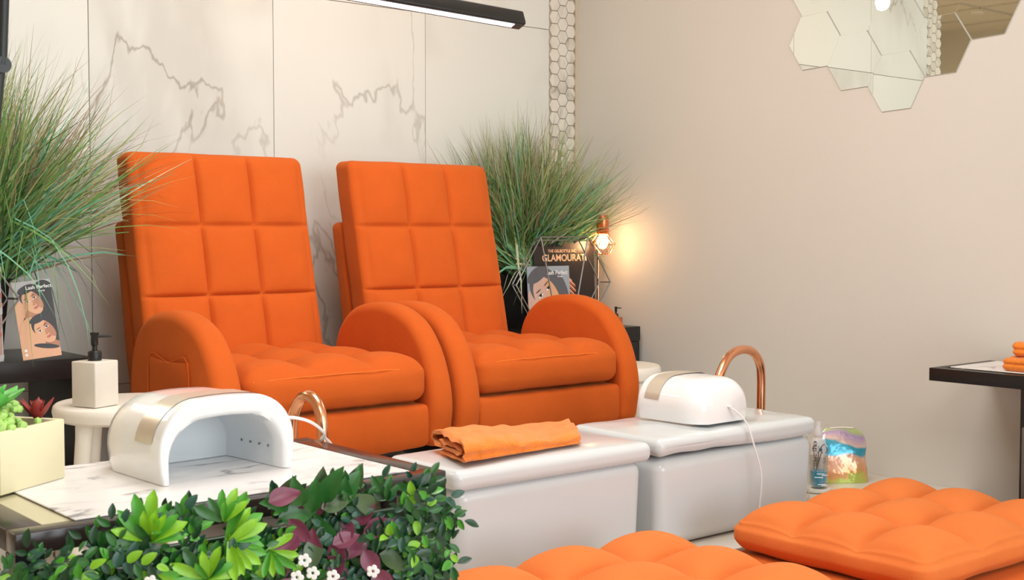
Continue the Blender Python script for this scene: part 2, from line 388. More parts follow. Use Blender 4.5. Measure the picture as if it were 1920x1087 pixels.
# hexagon mosaic strips, one by the corner, one at the left end of the marble
hr = 0.0272
def hexagon(r, n=6): return [(r*math.cos(k*PI/3), r*math.sin(k*PI/3)) for k in range(6)]
V, F = [], []
ho, hi_ = hexagon(hr-.0014), hexagon(hr-.0026)
V = [(x, .008, z) for x, z in ho] + [(x, .001, z) for x, z in ho] + [(x, 0, z) for x, z in hi_]
F = [(0, 1, 2, 3, 4, 5)] + [(i, (i+1) % 6, 6+(i+1) % 6, 6+i) for i in range(6)] + [(6+i, 6+(i+1) % 6, 12+(i+1) % 6, 12+i) for i in range(6)] + [(12, 13, 14, 15, 16, 17)]
tile0 = None
wm = bpy.data.objects.new('trim_1', None); C.objects.link(wm); wm['kind'] = 'structure'; ORG['trim_1'] = Vector()
wm2 = bpy.data.objects.new('trim_2', None); C.objects.link(wm2); wm2['kind'] = 'structure'; ORG['trim_2'] = Vector()
for par, xs, lowest in ((wm, 3.2105, 1.02), (wm2, 0.843, 1.3)):
    for ci in range(3):
        k = 0; z = lowest + (0.0236 if ci == 1 else 0)
        while z < CZ-.03:
            x = xs + ci*0.0408
            if tile0 is None:
                tile0 = add('tile', (V, F), 'mosaic_marble', par, smooth=False); o = tile0
            else:
                o = tile0.copy(); C.objects.link(o); o.parent = par
            o.location = (x, WY+.002, z); z += 0.0471; k += 1
add('edge_trim', box(3.3125, WX, WY-.002, WY+.012, .37, CZ), 'grout', wm, False)
# platform with the pedicure seats
plat = add('platform', box(-0.4, WX, 1.955, WY+.012, 0, .345), 'platform_edge', smooth=False); plat['kind'] = 'structure'
add('platform_top', bbox_(-0.4, WX, 1.935, WY+.012, .345, .37, .003), 'platform_top', plat, False)
add('edge_trim', bbox_(-0.4, WX, 1.930, 1.936, .335, .362, .001), 'platform_edge', plat, False)
add('skirting_board', box(WX-.012, WX, -0.1, 1.93, 0, .08), 'white_plastic', plat, False)
# ceiling: grid lines and spots
for x in (-2.2, -1.6, -1.0, -.4, .2, .8, 1.4, 2.0, 2.6): add('ceiling_batten', box(x-.008, x+.008, -3.0, 5.9, CZ-.01, CZ), 'grout', ceil_, False)
for y in (-2.4, -1.2, 0, 1.2, 2.4, 3.6, 4.8): add('ceiling_batten', box(-2.6, WX, y-.008, y+.008, CZ-.01, CZ), 'grout', ceil_, False)
for i, (x, y) in enumerate(((-1.79, 4.93), (-.1, 3.0), (-1.3, 1.8))):
    t = root('ceiling_spotlight', ('small round ceiling spotlight over the far corner, seen in the mirror', 'round ceiling spotlight in front of the marble wall end', 'round ceiling spotlight above the middle of the room')[i], 'light', (x, y, CZ))
    add('rim', lathe([(.036, -.006), (.05, -.006), (.05, 0)], 20, (x, y, CZ)), 'white_plastic', t)
    add('lens', lathe([(0.0001, -.004), (.036, -.004)], 20, (x, y, CZ)), 'spot_warm', t)

# ------------------------------------------------------------ hexagonal mirrors on the right wall
R_ = .0981; rot = math.radians(-2.6)
cA = Vector((2.500, 1.711)); up = Vector((0.0015, 0.1685)); e1 = Vector((-.1478, -.0766)); e2 = Vector((-.1466, .0916))
cols = [(cA, 2), (cA+e1, 2), (cA+2*e1, 2), (cA+2*e1+e2, 2), (cA+2*e1+2*e2, 2), (cA+2*e1+e2+e2+e2, 1)]
names = [['lowest hexagonal mirror tile of the corner-side column, edge nearest the lamp', 'second hexagonal mirror up in the corner-side column'],
         ['lowest hexagonal mirror in the second column from the corner, between two lower tips', 'second hexagonal mirror up in the second column from the corner'],
         ['lowest hanging hexagonal mirror of the whole wall group, its bottom tip', 'hexagonal mirror directly above the lowest one, catching the warm bulb'],
         ['hexagonal mirror reflecting the mosaic edge and tan wall, right of the lowest one', 'hexagonal mirror above the one that reflects the mosaic edge'],
         ['hexagonal mirror reflecting the ceiling spotlight, outer right side of the group', 'upper hexagonal mirror above the one reflecting the ceiling spotlight'], ['outermost upper hexagonal mirror, furthest from the corner']]
for ci, (c0, n) in enumerate(cols):
    for k in range(n):
        c = c0 + up*k
        rnd = random.Random(ci*10+k); ay = rnd.uniform(-.003, .003); az = rnd.uniform(-.003, .003)
        P = [(R_*math.cos(rot+j*PI/3), R_*math.sin(rot+j*PI/3)) for j in range(6)]
        Pi = [((R_-.0010)*math.cos(rot+j*PI/3), (R_-.0010)*math.sin(rot+j*PI/3)) for j in range(6)]
        V = [(0.0025, a, b) for a, b in P] + [(0, a, b) for a, b in P] + [(-.0004 + a*ay + b*az, a, b) for a, b in Pi]
        F = [(5, 4, 3, 2, 1, 0)] + [(i, (i+1) % 6, 6+(i+1) % 6, 6+i) for i in range(6)] + [(6+i, 6+(i+1) % 6, 12+(i+1) % 6, 12+i) for i in range(6)] + [(12, 13, 14, 15, 16, 17)]
        o = add('hexagonal_mirror', ([(WX-.0027+x, c.x+a, c.y+b) for x, a, b in V], F), ['mirror', 'mirror_edge'], smooth=False, midx=[1]*13+[0])
        props(o, names[ci][k], 'mirror', 'hexagonal mirror tiles on the beige wall')

# ------------------------------------------------------------ recliner chairs
def make_chair():
    """built at the origin of the right chair: centre x=2.375; local coordinates are world coordinates minus (2.375, 2.95, .37)"""
    O = (2.375, 2.95, .37)
    t = root('recliner_chair', '', 'armchair', O)
    X0, X1 = 2.112, 2.642
    # seat cushion
    def ds(p, n, u):
        k = max(0, n.z)
        uu = (p.x+.275)/.53*2-1 if False else u[0]
        f = tuft(u[0]*.98, (u[1]*.5+.0)*1.0 if False else u[1]*.98, 3, 3, .42)
        crown = (1-u[0]**2)*.012
        off = Vector((0, 0, k*((f-.55)*.034 + crown)))
        if n.y < -.3: off += Vector((0, -abs(n.y)*.012*(1-u[2]**2)*(1-(abs(u[0])**3)), 0))
        wob = noise.noise(Vector((p.x*14, p.y*14, p.z*14)))*.002
        return off + n*wob
    add('seat_cushion', rgrid(X0+.002, X1-.002, 2.668, 3.22, .672, .778, .034, 54, 50, 6, ds, 5), 'orange_velvet', t, angle=70)
    # stitching line along the cushion front edge
    add('piping', tube(spline([(X0+.02, 2.674, .757), (X0+.15, 2.664, .762), (X1-.15, 2.664, .762), (X1-.02, 2.674, .757)], 8), .0012, 5), 'orange_stitch', t)
    # backrest: 3 x 3 tufts over the visible part and one row hidden behind the seat
    ztop, zbot = 1.328, .56
    def db(p, n, u):
        z = p.z + (ztop+zbot)/2
        k = max(0, -n.y)
        rows = [ztop, 1.128, .938, .745, .55]
        fz, gz = 0, 0
        for a, b in zip(rows, rows[1:]):
            if b <= z <= a: q = (a-z)/(a-b); fz = 1-abs(2*q-1)**2.6
        for a in rows[1:-1]: gz = max(gz, math.exp(-((z-a)/.0042)**2))
        tx = max(-1, min(1, p.x/(.268-.026)))
        fx, _ = groove(tx, 3, .05); fx = 1-(1-fx)**1.3
        q = (tx+1)/2*3; dx = abs(q-round(q)); gx = math.exp(-(dx*.161/.0042)**2) if round(q) in (1, 2) else 0
        off = Vector((0, -k*(fz**.6*fx**.6*.017 - max(gz, gx)*.007*(1-.0) - .006 + (1-u[0]**2)*.010), 0))
        off += n*noise.noise(Vector((p.x*9, p.y*9, p.z*9)))*.0025
        sh = (z-.80)*.222
        return off + Vector((0, sh, 0))
    add('backrest', rgrid(2.092, 2.628, 3.158, 3.262, zbot, ztop, .026, 72, 4, 130, db, 5), 'orange_velvet', t, angle=70)
    # rear panel seen beside the backrest
    def dr(p, n, u): return Vector((0, (p.z+.87-.80)*.20, 0)) + n*noise.noise(Vector((p.x*20, p.y*20, p.z*9)))*.002
    add('rear_panel', rgrid(2.098, 2.622, 3.268, 3.338, .60, 1.14, .022, 8, 3, 20, dr), 'orange_velvet', t)
    # arms
    prof = [(3.115, .56), (3.150, .66), (3.150, .745), (3.120, .835), (3.055, .893), (2.965, .915), (2.86, .912), (2.765, .878), (2.700, .812), (2.663, .735), (2.648, .66), (2.655, .60), (2.668, .556), (2.72, .548), (2.95, .548), (3.08, .548)]
    prof = [(p.x, p.y) for p in spline([(a, b, 0) for a, b in prof], 5, True)]
    for s, (a, b) in enumerate(((2.031, 2.108), (2.640, 2.712))):
        arm = add('armrest', slab(prof, a, b, .026, 'x', 7), 'orange_velvet', t, angle=60)
        if s == 0:
            pk = rgrid(2.026, 2.034, 2.795, 3.010, .60, .802, .003, 12, 10, 10, lambda p, n, u: Vector((-.004*(1-u[1]**2)*max(0, u[2]) if n.x < 0 else 0, 0, -.006*(1-u[1]**2)*max(0, u[2]))), 2)
            pc = add('pocket', pk, 'orange_velvet', arm, angle=50)
    for s in (0,):
        add('piping', tube(spline([(2.0255, 3.010, .61), (2.0255, 3.010, .800), (2.0255, 2.90, .795), (2.0255, 2.795, .801), (2.0255, 2.795, .61)], 5), .0016, 5), 'orange_velvet', pc)
    # front apron and seat box
    def da(p, n, u): return Vector((0, -.006*(1-u[2]**2) if n.y < -.3 else 0, -.008*(1-u[0]**2) if n.z < -.5 else 0)) + n*noise.noise(Vector((p.x*30, p.y*30, p.z*5)))*.0018
    add('front_apron', rgrid(X0-.004, X1+.002, 2.672, 2.74, .553, .664, .014, 40, 4, 10, da, 3), 'orange_velvet', t)
    add('seat_box', box(X0+.004, X1-.004, 2.735, 3.26, .565, .668), 'orange_velvet', t, False)
    # black base
    add('base_frame', merge(bbox_(X0+.02, X1-.02, 2.76, 3.25, .525, .566, .003), bbox_(X0+.10, X1-.10, 2.82, 3.20, .44, .526, .004)), 'black_satin', t)
    for x in (X0+.03, X1-.07):
        for y in (2.77, 3.18): add('leg', lathe([(.018, 0), (.022, .02), (.022, .156)], 14, (x+.02, y+.02, .37)), 'black_satin', t)
    return t
ch = make_chair()
ch['label'] = 'orange tufted velvet recliner nearer the beige wall, right of its twin'
ch['group'] = 'orange recliners'
c2 = dup(ch); c2.location = (2.375-.6955, 2.95, .37)
c2['label'] = 'orange tufted velvet recliner with side pocket, beside the left grass plant'

# ------------------------------------------------------------ foot bath tanks
def make_tank(x0, x1, y0, y1, label, lidwarp):
    t = root('foot_bath', label, 'foot bath', ((x0+x1)/2, (y0+y1)/2, .37), 'white foot baths')
    cx, cy = (x0+x1)/2, (y0+y1)/2
    def dt(p, n, u):
        s = 1-.018*(1-u[2])
        return Vector((p.x*(s-1), p.y*(s-1), 0))
    ov = .004 if lidwarp else .014
    add('tank', rgrid(x0+ov, x1-ov, y0+ov*.7, y1-ov*.7, .371, .583 if lidwarp else .592, .03, 6, 6, 6, dt, 5), 'white_acrylic', t)
    def dl(p, n, u):
        o = Vector((0, 0, max(0, n.z)*.010*(1-u[0]**2)*(1-u[1]**2)))
        if lidwarp:
            o += n*(noise.noise(Vector((p.x*12+3, p.y*12, 0)))*.003)
            if n.z < -.2 or u[2] < 0: o.z += -.004*math.sin(p.x*9)
        return o
    add('lid', rgrid(x0, x1, y0-.004, y1, .588, .632, .018, 24, 16, 3, dl, 5), 'white_acrylic', t)
    return t
make_tank(1.53, 2.092, 2.012, 2.26, 'white foot bath with an orange towel on its lid', False)
make_tank(2.125, 2.715, 2.022, 2.325, 'white foot bath with a nail lamp on its lid, nearer the beige wall', True)

# copper spouts
def spout(pts, label, base):
    t = root('copper_spout', label, 'tap', base, 'copper spouts')
    add('pipe', tube(spline(pts, 10), .0125, 18), 'copper', t)
    add('collar', lathe([(.026, 0), (.026, .012), (.016, .018)], 20, (pts[0][0], pts[0][1], base[2])), 'copper', t)
spout([(2.905, 2.36, .37), (2.905, 2.36, .60), (2.905, 2.36, .69), (2.892, 2.357, .735), (2.85, 2.348, .768), (2.790, 2.338, .779), (2.728, 2.328, .766), (2.686, 2.32, .73), (2.664, 2.318, .69), (2.655, 2.315, .645)],
      'curved copper spout rising behind the foot bath near the beige wall', (2.905, 2.36, .37))
spout([(1.36, 2.36, .37), (1.36, 2.36, .62), (1.36, 2.36, .695), (1.363, 2.354, .732), (1.367, 2.336, .759), (1.37, 2.31, .768), (1.373, 2.285, .759), (1.375, 2.268, .732), (1.376, 2.262, .69), (1.376, 2.262, .60)],
      'curved copper spout behind the marble-topped desk, in front of the left recliner', (1.36, 2.36, .37))

# ------------------------------------------------------------ nail lamps (arched, open at the front = local -Y)
def make_nail_lamp():
    t = root('nail_lamp', '', 'nail lamp', (0, 0, 0), 'white nail lamps')
    W, H, D = .112, .117, .215
    def prof(w_, h, base=0.0, tuck=.006, r=.072, n=10):
        r = min(r, w_*.95, h*.95); P = [(-w_+tuck, base)]
        P += [(-w_+tuck*.35, base+h*.16), (-w_, base+h*.36)]
        for k in range(1, n): a = PI-k/n*PI/2; P.append((-w_+r+r*math.cos(a), base+h-r+r*math.sin(a)))
        P.append((-w_+r, base+h)); 
        for k in range(1, 5): P.append((-w_+r+(2*w_-2*r)*k/5, base+h+.0015*math.sin(PI*k/5)))
        P.append((w_-r, base+h))
        for k in range(1, n): a = PI/2-k/n*PI/2; P.append((w_-r+r*math.cos(a), base+h-r+r*math.sin(a)))
        P += [(w_, base+h*.36), (w_-tuck*.35, base+h*.16), (w_-tuck, base)]
        return P
    secs = [(-.002, .002), (0, 0.0), (.004, -.0006), (.012, -.001)] + [(y, -.001+.004*((y-.012)/.15)) for y in (.03, .072, .10, .13, .155)] + [(.175, .008), (.192, .019), (.206, .036)]
    V, F = [], []; n = None
    for y, ins in secs:
        P = prof(W-ins, H-ins*.9, 0, .006, .072-ins*.5); n = len(P)
        V += [(x, y, z) for x, z in P]
    for k in range(len(secs)-1):
        for i in range(n-1): F.append((k*n+i, k*n+i+1, (k+1)*n+i+1, (k+1)*n+i))
    F.append(tuple((len(secs)-1)*n+i for i in range(n)))
    # rim to the inner shell
    b0 = len(V); ins_secs = [(-.002, .008), (.0, .020), (.006, .0265), (.03, .0275), (.10, .0285), (.155, .031), (.158, .034)]
    for y, ins in ins_secs:
        P = prof(W-ins*.66, H-ins*1.08, 0, .006 if ins < .02 else .001, .060)
        V += [(x, y, z) for x, z in P]
    for i in range(n-1): F.append((i, b0+i, b0+i+1, i+1))
    mi_split = len(F)
    for k in range(len(ins_secs)-1):
        for i in range(n-1): F.append((b0+k*n+i, b0+k*n+i+1, b0+(k+1)*n+i+1, b0+(k+1)*n+i))
    F.append(tuple(b0+(len(ins_secs)-1)*n+i for i in range(n)))
    # foot strips closing the wall bottoms
    for s in (0, n-1):
        F.append(tuple([k*n+s for k in range(len(secs))] + [b0+k*n+s for k in reversed(range(len(ins_secs)))]))
    sh = add('shell', (V, F), ['white_gloss', 'white_inner'], t, midx=[0]*mi_split + [1 if i > 3*(n-1) else 0 for i in range(len(F)-mi_split)], angle=50)
    # metal band over the top
    V, F = [], []
    for y in (.022, .072):
        P = prof(W+.0006+.001, H+.0016, 0, .006, .073)[3:-3]; m_ = len(P); V += [(x, y, z) for x, z in P]
    for i in range(m_-1): F.append((i, i+1, m_+i+1, m_+i))
    add('band', (V, F), 'champagne', t)
    # light emitting dots inside, socket at the back
    D_ = []
    for j, y in enumerate((.04, .065, .09, .115)):
        for z in (.03, .052): D_.append(tf(lathe([(.0001, 0), (.0022, 0)], 8), T(.0918, y + (z > .04)*.008, z) @ RY(-PI/2)))
        D_.append(tf(lathe([(.0001, 0), (.0022, 0)], 8), T(-.04+j*.03, .07, .0855) @ RX(PI)))
    add('led', merge(*D_), 'led_dot', t, False)
    add('socket', tf(lathe([(.0042, 0), (.0042, .006), (.003, .012)], 12), T(-.004, .205, .042) @ RX(-PI/2)), 'white_gloss', t)
    return t
nl = make_nail_lamp(); nl.location = (.869, 1.690, .7525); nl.rotation_euler = (0, 0, math.radians(4))
nl['label'] = 'white arched nail lamp with open front, standing on the marble-patterned desk'
n2 = dup(nl); n2.location = (2.398, 2.252, .6435); n2.rotation_euler = (0, 0, math.radians(181)); n2.scale = (.98, .95, .92)
n2['label'] = 'white nail lamp seen from the back on the foot bath lid'
for c in n2.children:
    if c.name.startswith('led'): pass
cab = add('power_cable', tube(spline([(2.403, 2.053, .682), (2.412, 2.03, .668), (2.425, 2.012, .640), (2.432, 1.996, .59), (2.447, 1.985, .52), (2.450, 1.99, .45), (2.447, 2.00, .376)], 10), .0022, 8), 'cable_white')
props(cab, 'thin white cable hanging from the nail lamp over the foot bath front', 'cable')
cab = add('power_cable', tube(spline([(.992, 1.79, .81), (1.03, 1.80, .812), (1.075, 1.81, .80), (1.115, 1.83, .775), (1.128, 1.86, .757), (1.16, 1.90, .753), (1.20, 1.93, .70), (1.21, 1.94, .5), (1.21, 1.9, .39)], 10), .0026, 8), 'cable_white')
props(cab, 'white cable curving off the back edge of the desk', 'cable')

# ------------------------------------------------------------ front desk
DX0, DX1, DY0, DY1 = .508, 1.150, 1.536, 1.945
t = root('nail_desk', 'dark-framed glass nail desk with a marble-patterned top, wrapped in leaves', 'desk', ((DX0+DX1)/2, (DY0+DY1)/2, 0))
for g in (bbox_(DX0, DX1, DY0, DY0+.034, .722, .7495, .002), bbox_(DX0, DX1, DY1-.034, DY1, .722, .7495, .002), bbox_(DX0, DX0+.045, DY0+.034, DY1-.034, .722, .7495, .002), bbox_(DX1-.040, DX1, DY0+.034, DY1-.034, .722, .7495, .002)):
    add('frame_rail', g, 'brown_lacquer', t, angle=30)
add('glass_top', bbox_(DX0+.045, DX1-.04, DY0+.034, DY1-.034, .738, .7485, .001, 1), 'glass_top', t, False)
for x in (DX0, DX1-.035):
    for y in (DY0, DY1-.035): add('leg', box(x, x+.035, y, y+.035, 0, .722), 'black_satin', t, False)
t = add('table_mat', bbox_(.590, 1.100, 1.562, 1.930, .7495, .7518, .0008, 1), 'marble_print', smooth=False)
props(t, 'marble-patterned sheet lying on the desk top under the nail lamp', 'table mat')

# planter with succulents
pm = T(.6235, 1.799, .7518) @ RZ(math.radians(32.5)); 
t = root('succulent_planter', 'cream square planter with green and red succulents at the desk corner', 'plant', (.6235, 1.799, .752))
def wbx(g): return tf(g, pm)
s = .069
PC = (0, .062)
o_ = [( -s, -.007), (s, -.007), (s, -.007+2*s), (-s, -.007+2*s)]
def open_box(w_, d0, d1, h, th, r=.003):
    parts = [bbox_(-w_, w_, d0, d0+th, 0, h, r, 2), bbox_(-w_, w_, d1-th, d1, 0, h, r, 2), bbox_(-w_, -w_+th, d0+th*.5, d1-th*.5, 0, h, r, 2), bbox_(w_-th, w_, d0+th*.5, d1-th*.5, 0, h, r, 2), box(-w_+th, w_-th, d0+th, d1-th, 0, .01)]
    return merge(*parts)
add('pot', wbx(open_box(s, 0, .138, .087, .009)), 'cream_pot', t, angle=30)
add('soil', wbx(rgrid(-s+.009, s-.009, .009, .129, .06, .078, .006, 8, 8, 2, lambda p, n, u: n*noise.noise(p*60)*.003)), 'soil', t)
def petal(L_, W_, th, curl=0.0, n=6):
    V, F = [], []
    for i in range(n+1):
        a = i/n; wv = W_*math.sin(PI*min(1, a*.93+.07))**.75*(1-.15*a); y = L_*a; z = curl*L_*a*a
        V += [(-wv/2, y, z+.18*wv), (0, y, z), (wv/2, y, z+.18*wv), (0, y, z+th*math.sin(PI*a)+th*.2)]
    for i in range(n):
        b = i*4
        for p, q in ((0, 1), (1, 2), (2, 3), (3, 0)): F.append((b+p, b+q, b+4+q, b+4+p))
    return V, F
def rosette(cx, cy, cz, R0, rows, nper, wid, elev0, elev1, th=.006, mtx=None):
    G = []
    for k in range(rows):
        f = k/max(1, rows-1)
        for j in range(nper):
            a = 2*PI*(j+.5*k)/nper + random.uniform(-.1, .1); el = elev0+(elev1-elev0)*f
            g = petal(R0*(1-.45*f), wid*(1-.3*f), th, .25)
            G.append(tf(g, T(cx, cy, cz) @ RZ(a) @ RX(el)))
    g = merge(*G); return tf(g, mtx) if mtx else g
# lime lumpy cluster: many small buds
G = []
for k in range(95):
    x, y = random.uniform(-.060, .022), random.uniform(.004, .10); z = .088 + .022*math.sin(PI*min(1, max(0, (y)/.1)))*random.uniform(.7, 1.1) - (.004 if y < .02 else 0)
    r = random.uniform(.0045, .0075); G.append(lathe([(.0001, -r), (r*.7, -r*.7), (r, 0), (r*.8, r*.6), (.0001, r)], 7, (x, y, z)))
add('succulent', wbx(merge(*G)), 'succulent_lime', t)['label'] = 'lime green lumpy succulent'
add('succulent', rosette(-.030, .050, .106, .056, 3, 7, .040, .35, 1.15, .010, pm), 'succulent_green', t)['label'] = 'bright green rosette succulent'
add('succulent', rosette(.047, .03, .085, .040, 3, 6, .014, .65, 1.35, .005, pm), 'succulent_red', t)['label'] = 'red pointed succulent'

# ------------------------------------------------------------ artificial leaf mat round the desk front
t = root('leaf_garland', 'hedge mat of artificial green and purple leaves with white flowers along the desk front', 'artificial hedge', (.83, 1.5, .40))
hedge = t
add('backing_mesh', merge(bbox_(.525, 1.13, 1.498, 1.51, .40, .715, .003), bbox_(.60, 1.10, 1.510, 1.534, .50, .53, .002)), 'leaf_dark', t, False)
def leaf_mesh(name, L_, W_, m_, shape='oval', n=7, fold=.25, curl=-.25, cup=0):
    V, F = [], []
    for i in range(n+1):
        a = i/n
        if shape == 'oval': wv = math.sin(PI*(a*.96+.02))**.8
        elif shape == 'round': wv = math.sin(PI*min(1, a**.8*.97+.02))**.6
        elif shape == 'strap': wv = (min(1, .35+a*1.3))*(1 if a < .75 else math.cos((a-.75)/.25*PI/2*.92))
        else: wv = math.sin(PI*(a**.75*.98+.015))**.9*(1-.1*a)
        wv *= W_/2; y = L_*a; z = curl*L_*a*a
        V += [(-wv, y, z+fold*wv), (-wv*.5, y, z+fold*wv*.35), (0, y, z-.0004), (wv*.5, y, z+fold*wv*.35), (wv, y, z+fold*wv)]
    for i in range(n):
        for k in range(4): b = i*5+k; F.append((b, b+1, b+6, b+5))
    return V, F
LM = {}
def leaf_data(key, L_, W_, mats, **kw):
    g = leaf_mesh(key, L_, W_, None, **kw)
    me = bpy.data.meshes.new('leaf'); me.from_pydata(g[0], [], g[1]); me.materials.append(M[mats])
    me.polygons.foreach_set('use_smooth', [True]*len(me.polygons)); LM[key] = me
leaf_data('palm_lime', .052, .0145, 'leaf_lime', shape='strap'); leaf_data('palm_bright', .052, .0145, 'leaf_bright', shape='strap'); leaf_data('palm_mid', .044, .014, 'leaf_mid', shape='strap')
leaf_data('purple', .043, .026, 'leaf_purple', shape='ov'); leaf_data('purple_green', .045, .027, 'leaf_purple_green', shape='ov'); leaf_data('big_green', .050, .030, 'leaf_mid', shape='ov')
leaf_data('mid', .025, .012, 'leaf_mid'); leaf_data('dark', .026, .013, 'leaf_dark'); leaf_data('blue', .024, .014, 'leaf_blue', shape='round'); leaf_data('lime_round', .020, .0125, 'leaf_lime', shape='round'); leaf_data('bright_round', .020, .012, 'leaf_bright', shape='round')
camdir = Vector((-.62, -.72, .30)).normalized()
def orient(p, up_dir, normal):
    """leaf local +Y along up_dir, local +Z towards the normal"""
    y = Vector(up_dir).normalized(); z = Vector(normal); z = (z-y*z.dot(y))
    z = z.normalized() if z.length > 1e-4 else y.orthogonal().normalized()
    x = y.cross(z); m_ = Matrix((x, y, z)).transposed().to_4x4(); m_.translation = p; return m_
n_leaf = 0
def put_leaf(key, p, d, nrm, s=1.0):
    global n_leaf
    o = bpy.data.objects.new('leaf', LM[key]); C.objects.link(o); o.parent = hedge
    o.matrix_local = T(*(-ORG[hedge.name])) @ orient(Vector(p), d, nrm) @ Matrix.Scale(s, 4)
    n_leaf += 1; return o
# picture-plane like directions on the hedge face: r = along the desk, u = up
rx = Vector((1, 0, 0)); uz = Vector((0, 0, 1)); out = Vector((0, -1, 0))
def dirv(ang, lean=.25): return (rx*math.cos(ang)+uz*math.sin(ang)).normalized() + out*lean
def fan(x, z, a0, a1, n, keys, s=1.0, y=1.452, rings=2):
    c = Vector((x, y, z))
    for r in range(rings):
        for k in range(n - r*2):
            a = math.radians(a0+(a1-a0)*(k+.5*r)/max(1, n-1)); le = .15+.45*r
            put_leaf(random.choice(keys), c + out*.006*r, dirv(a, le), camdir+Vector((random.uniform(-.25, .25), 0, random.uniform(-.2, .3))), s*random.uniform(.85, 1.1)*(1-.2*r))
PL = ['palm_lime', 'palm_bright', 'palm_lime', 'palm_bright', 'palm_mid']
fan(.638, .738, 5, 175, 9, PL, 1.05); fan(.742, .722, -110, 75, 11, PL, 1.1); fan(.640, .700, -150, -20, 8, PL, 1.0)
fan(.712, .680, 0, 180, 8, PL, 1.0); fan(.735, .748, 40, 150, 5, PL, .85); fan(.69, .735, 20, 140, 6, ['palm_mid', 'palm_bright'], .9, 1.47)
fan(.80, .700, -150, 30, 7, PL, .9); fan(.585, .735, 20, 160, 5, ['palm_mid', 'blue'], .7, 1.475); fan(.98, .742, 30, 150, 6, ['palm_mid', 'dark', 'blue'], .8)
fan(1.055, .738, 20, 160, 6, ['dark', 'blue', 'palm_mid'], 1.0, 1.47); fan(.62, .65, 0, 180, 6, PL, .9)
pu = [(.800, .785, 20, 'purple'), (.828, .772, 80, 'purple_green'), (.835, .757, -60, 'purple'), (.850, .768, 50, 'purple'), (.872, .752, 75, 'purple'), (.888, .768, 100, 'purple_green'), (.845, .735, 200, 'purple'), (.868, .728, 250, 'purple_green'),
      (.905, .745, 265, 'purple_green'), (.922, .745, 250, 'purple'), (.935, .735, 60, 'purple'), (.95, .720, 20, 'purple'), (.945, .700, 290, 'purple'), (.87, .700, 110, 'purple'), (.835, .685, 150, 'purple'), (.91, .700, 240, 'purple'), (.955, .71, 200, 'purple'), (.895, .715, 20, 'purple'), (.905, .685, 100, 'purple'), (.88, .68, 300, 'purple'), (.96, .67, 300, 'purple'), (.97, .690, 330, 'purple_green'), (.925, .675, 200, 'purple'), (.99, .665, 250, 'purple'), (.86, .665, 80, 'purple'), (.80, .660, 30, 'purple'),
      (.862, .775, 95, 'big_green'), (.850, .785, 120, 'big_green'), (.882, .785, 75, 'big_green'), (.838, .785, 160, 'big_green'), (.905, .778, 60, 'big_green'), (.918, .770, 100, 'big_green'), (.825, .77, 10, 'big_green'), (.88, .765, 20, 'purple_green'), (.90, .725, 130, 'big_green'), (.96, .755, 150, 'purple_green'), (.935, .775, 80, 'purple_green')]
for x, z, a, k in pu:
    put_leaf(k, (x, 1.458+random.uniform(-.012, .01), z-.022-(.012 if k == 'big_green' else 0)), dirv(math.radians(a), .35), camdir+Vector((random.uniform(-.4, .4), 0, random.uniform(-.2, .4))), random.uniform(.9, 1.15))
random.seed(21)
def hedge_top(x):
    if x < .60: return .742 - (.60-x)*.2
    if x < 1.03: return .752
    return .752 - (x-1.03)*.45
def sprig(x, y, z, a, keys, n=6, s=1.0, objs=True, G=None):
    c = Vector((x, y, z)); d = dirv(a, random.uniform(.1, .6)).normalized(); side = d.cross(out).normalized()
    for k in range(n):
        q = c + d*(.0085*k); sg = 1 if k % 2 else -1
        dd = (d*.6 + side*sg + out*random.uniform(0, .4)) if k < n-1 else d
        nn = camdir + Vector((random.uniform(-.5, .5), random.uniform(-.3, .3), random.uniform(-.2, .5)))
        if objs: put_leaf(random.choice(keys), q, dd, nn, s*random.uniform(.8, 1.1))
        else: G.append((random.choice(keys), orient(q, dd, nn) @ Matrix.Scale(s*random.uniform(.7, 1.1), 4)))
while n_leaf < 296:
    x = random.choice([random.uniform(.495, .62), random.uniform(.97, 1.095), random.uniform(.97, 1.095)]); z = random.uniform(.66, hedge_top(x)-.01)
    ks = ['bright_round', 'lime_round', 'mid', 'dark'] if random.random() < .6 else ['dark', 'blue', 'mid']
    sprig(x, random.uniform(1.425, 1.46), z, random.uniform(0, 2*PI), ks, 5, .95)
# the mass of small leaves behind
G = []
for k in range(760):
    x = random.uniform(.485, 1.09) if k % 5 else random.uniform(.485, .60); z = random.uniform(.50, hedge_top(x)-.012)
    ks = random.choice([['dark', 'blue'], ['dark', 'mid'], ['dark', 'mid', 'blue'], ['mid', 'bright_round'], ['mid', 'dark', 'lime_round']])
    sprig(x, random.uniform(1.455, 1.500), z, random.uniform(.2, PI-.2) if z > .72 else random.uniform(0, 2*PI), ks, 6, random.uniform(.55, .9), False, G)
kl = list(LM); V, F, MI = [], [], []; mats_ = ['leaf_dark', 'leaf_mid', 'leaf_bright', 'leaf_lime', 'leaf_blue']
for key, mtx in G:
    me = LM[key]; b = len(V); V += [mtx @ v.co for v in me.vertices]
    mi = mats_.index(me.materials[0].name) if me.materials[0].name in mats_ else 1
    for p in me.polygons: F.append(tuple(b+i for i in p.vertices)); MI.append(mi)
o = add('foliage', (V, F), mats_, hedge, midx=MI); o['kind'] = 'stuff'
# little white flowers
fl = None
for x, z in ((.815, .672), (.838, .6735), (.868, .664), (.826, .692), (.62, .70), (.93, .66)):
    G = [tf(lathe([(.0001, .001), (.0024, .001), (.0030, 0), (.0001, -.0004)], 8), T(math.cos(a)*.0054, math.sin(a)*.0054, 0) @ Matrix.Scale(1.3, 4)) for a in (k*2*PI/5 for k in range(5))]
    m_ = orient(Vector((x, 1.405, z)), (0, 0, 1), camdir)
    add('flower', tf(merge(*G), m_), 'white_print', hedge)

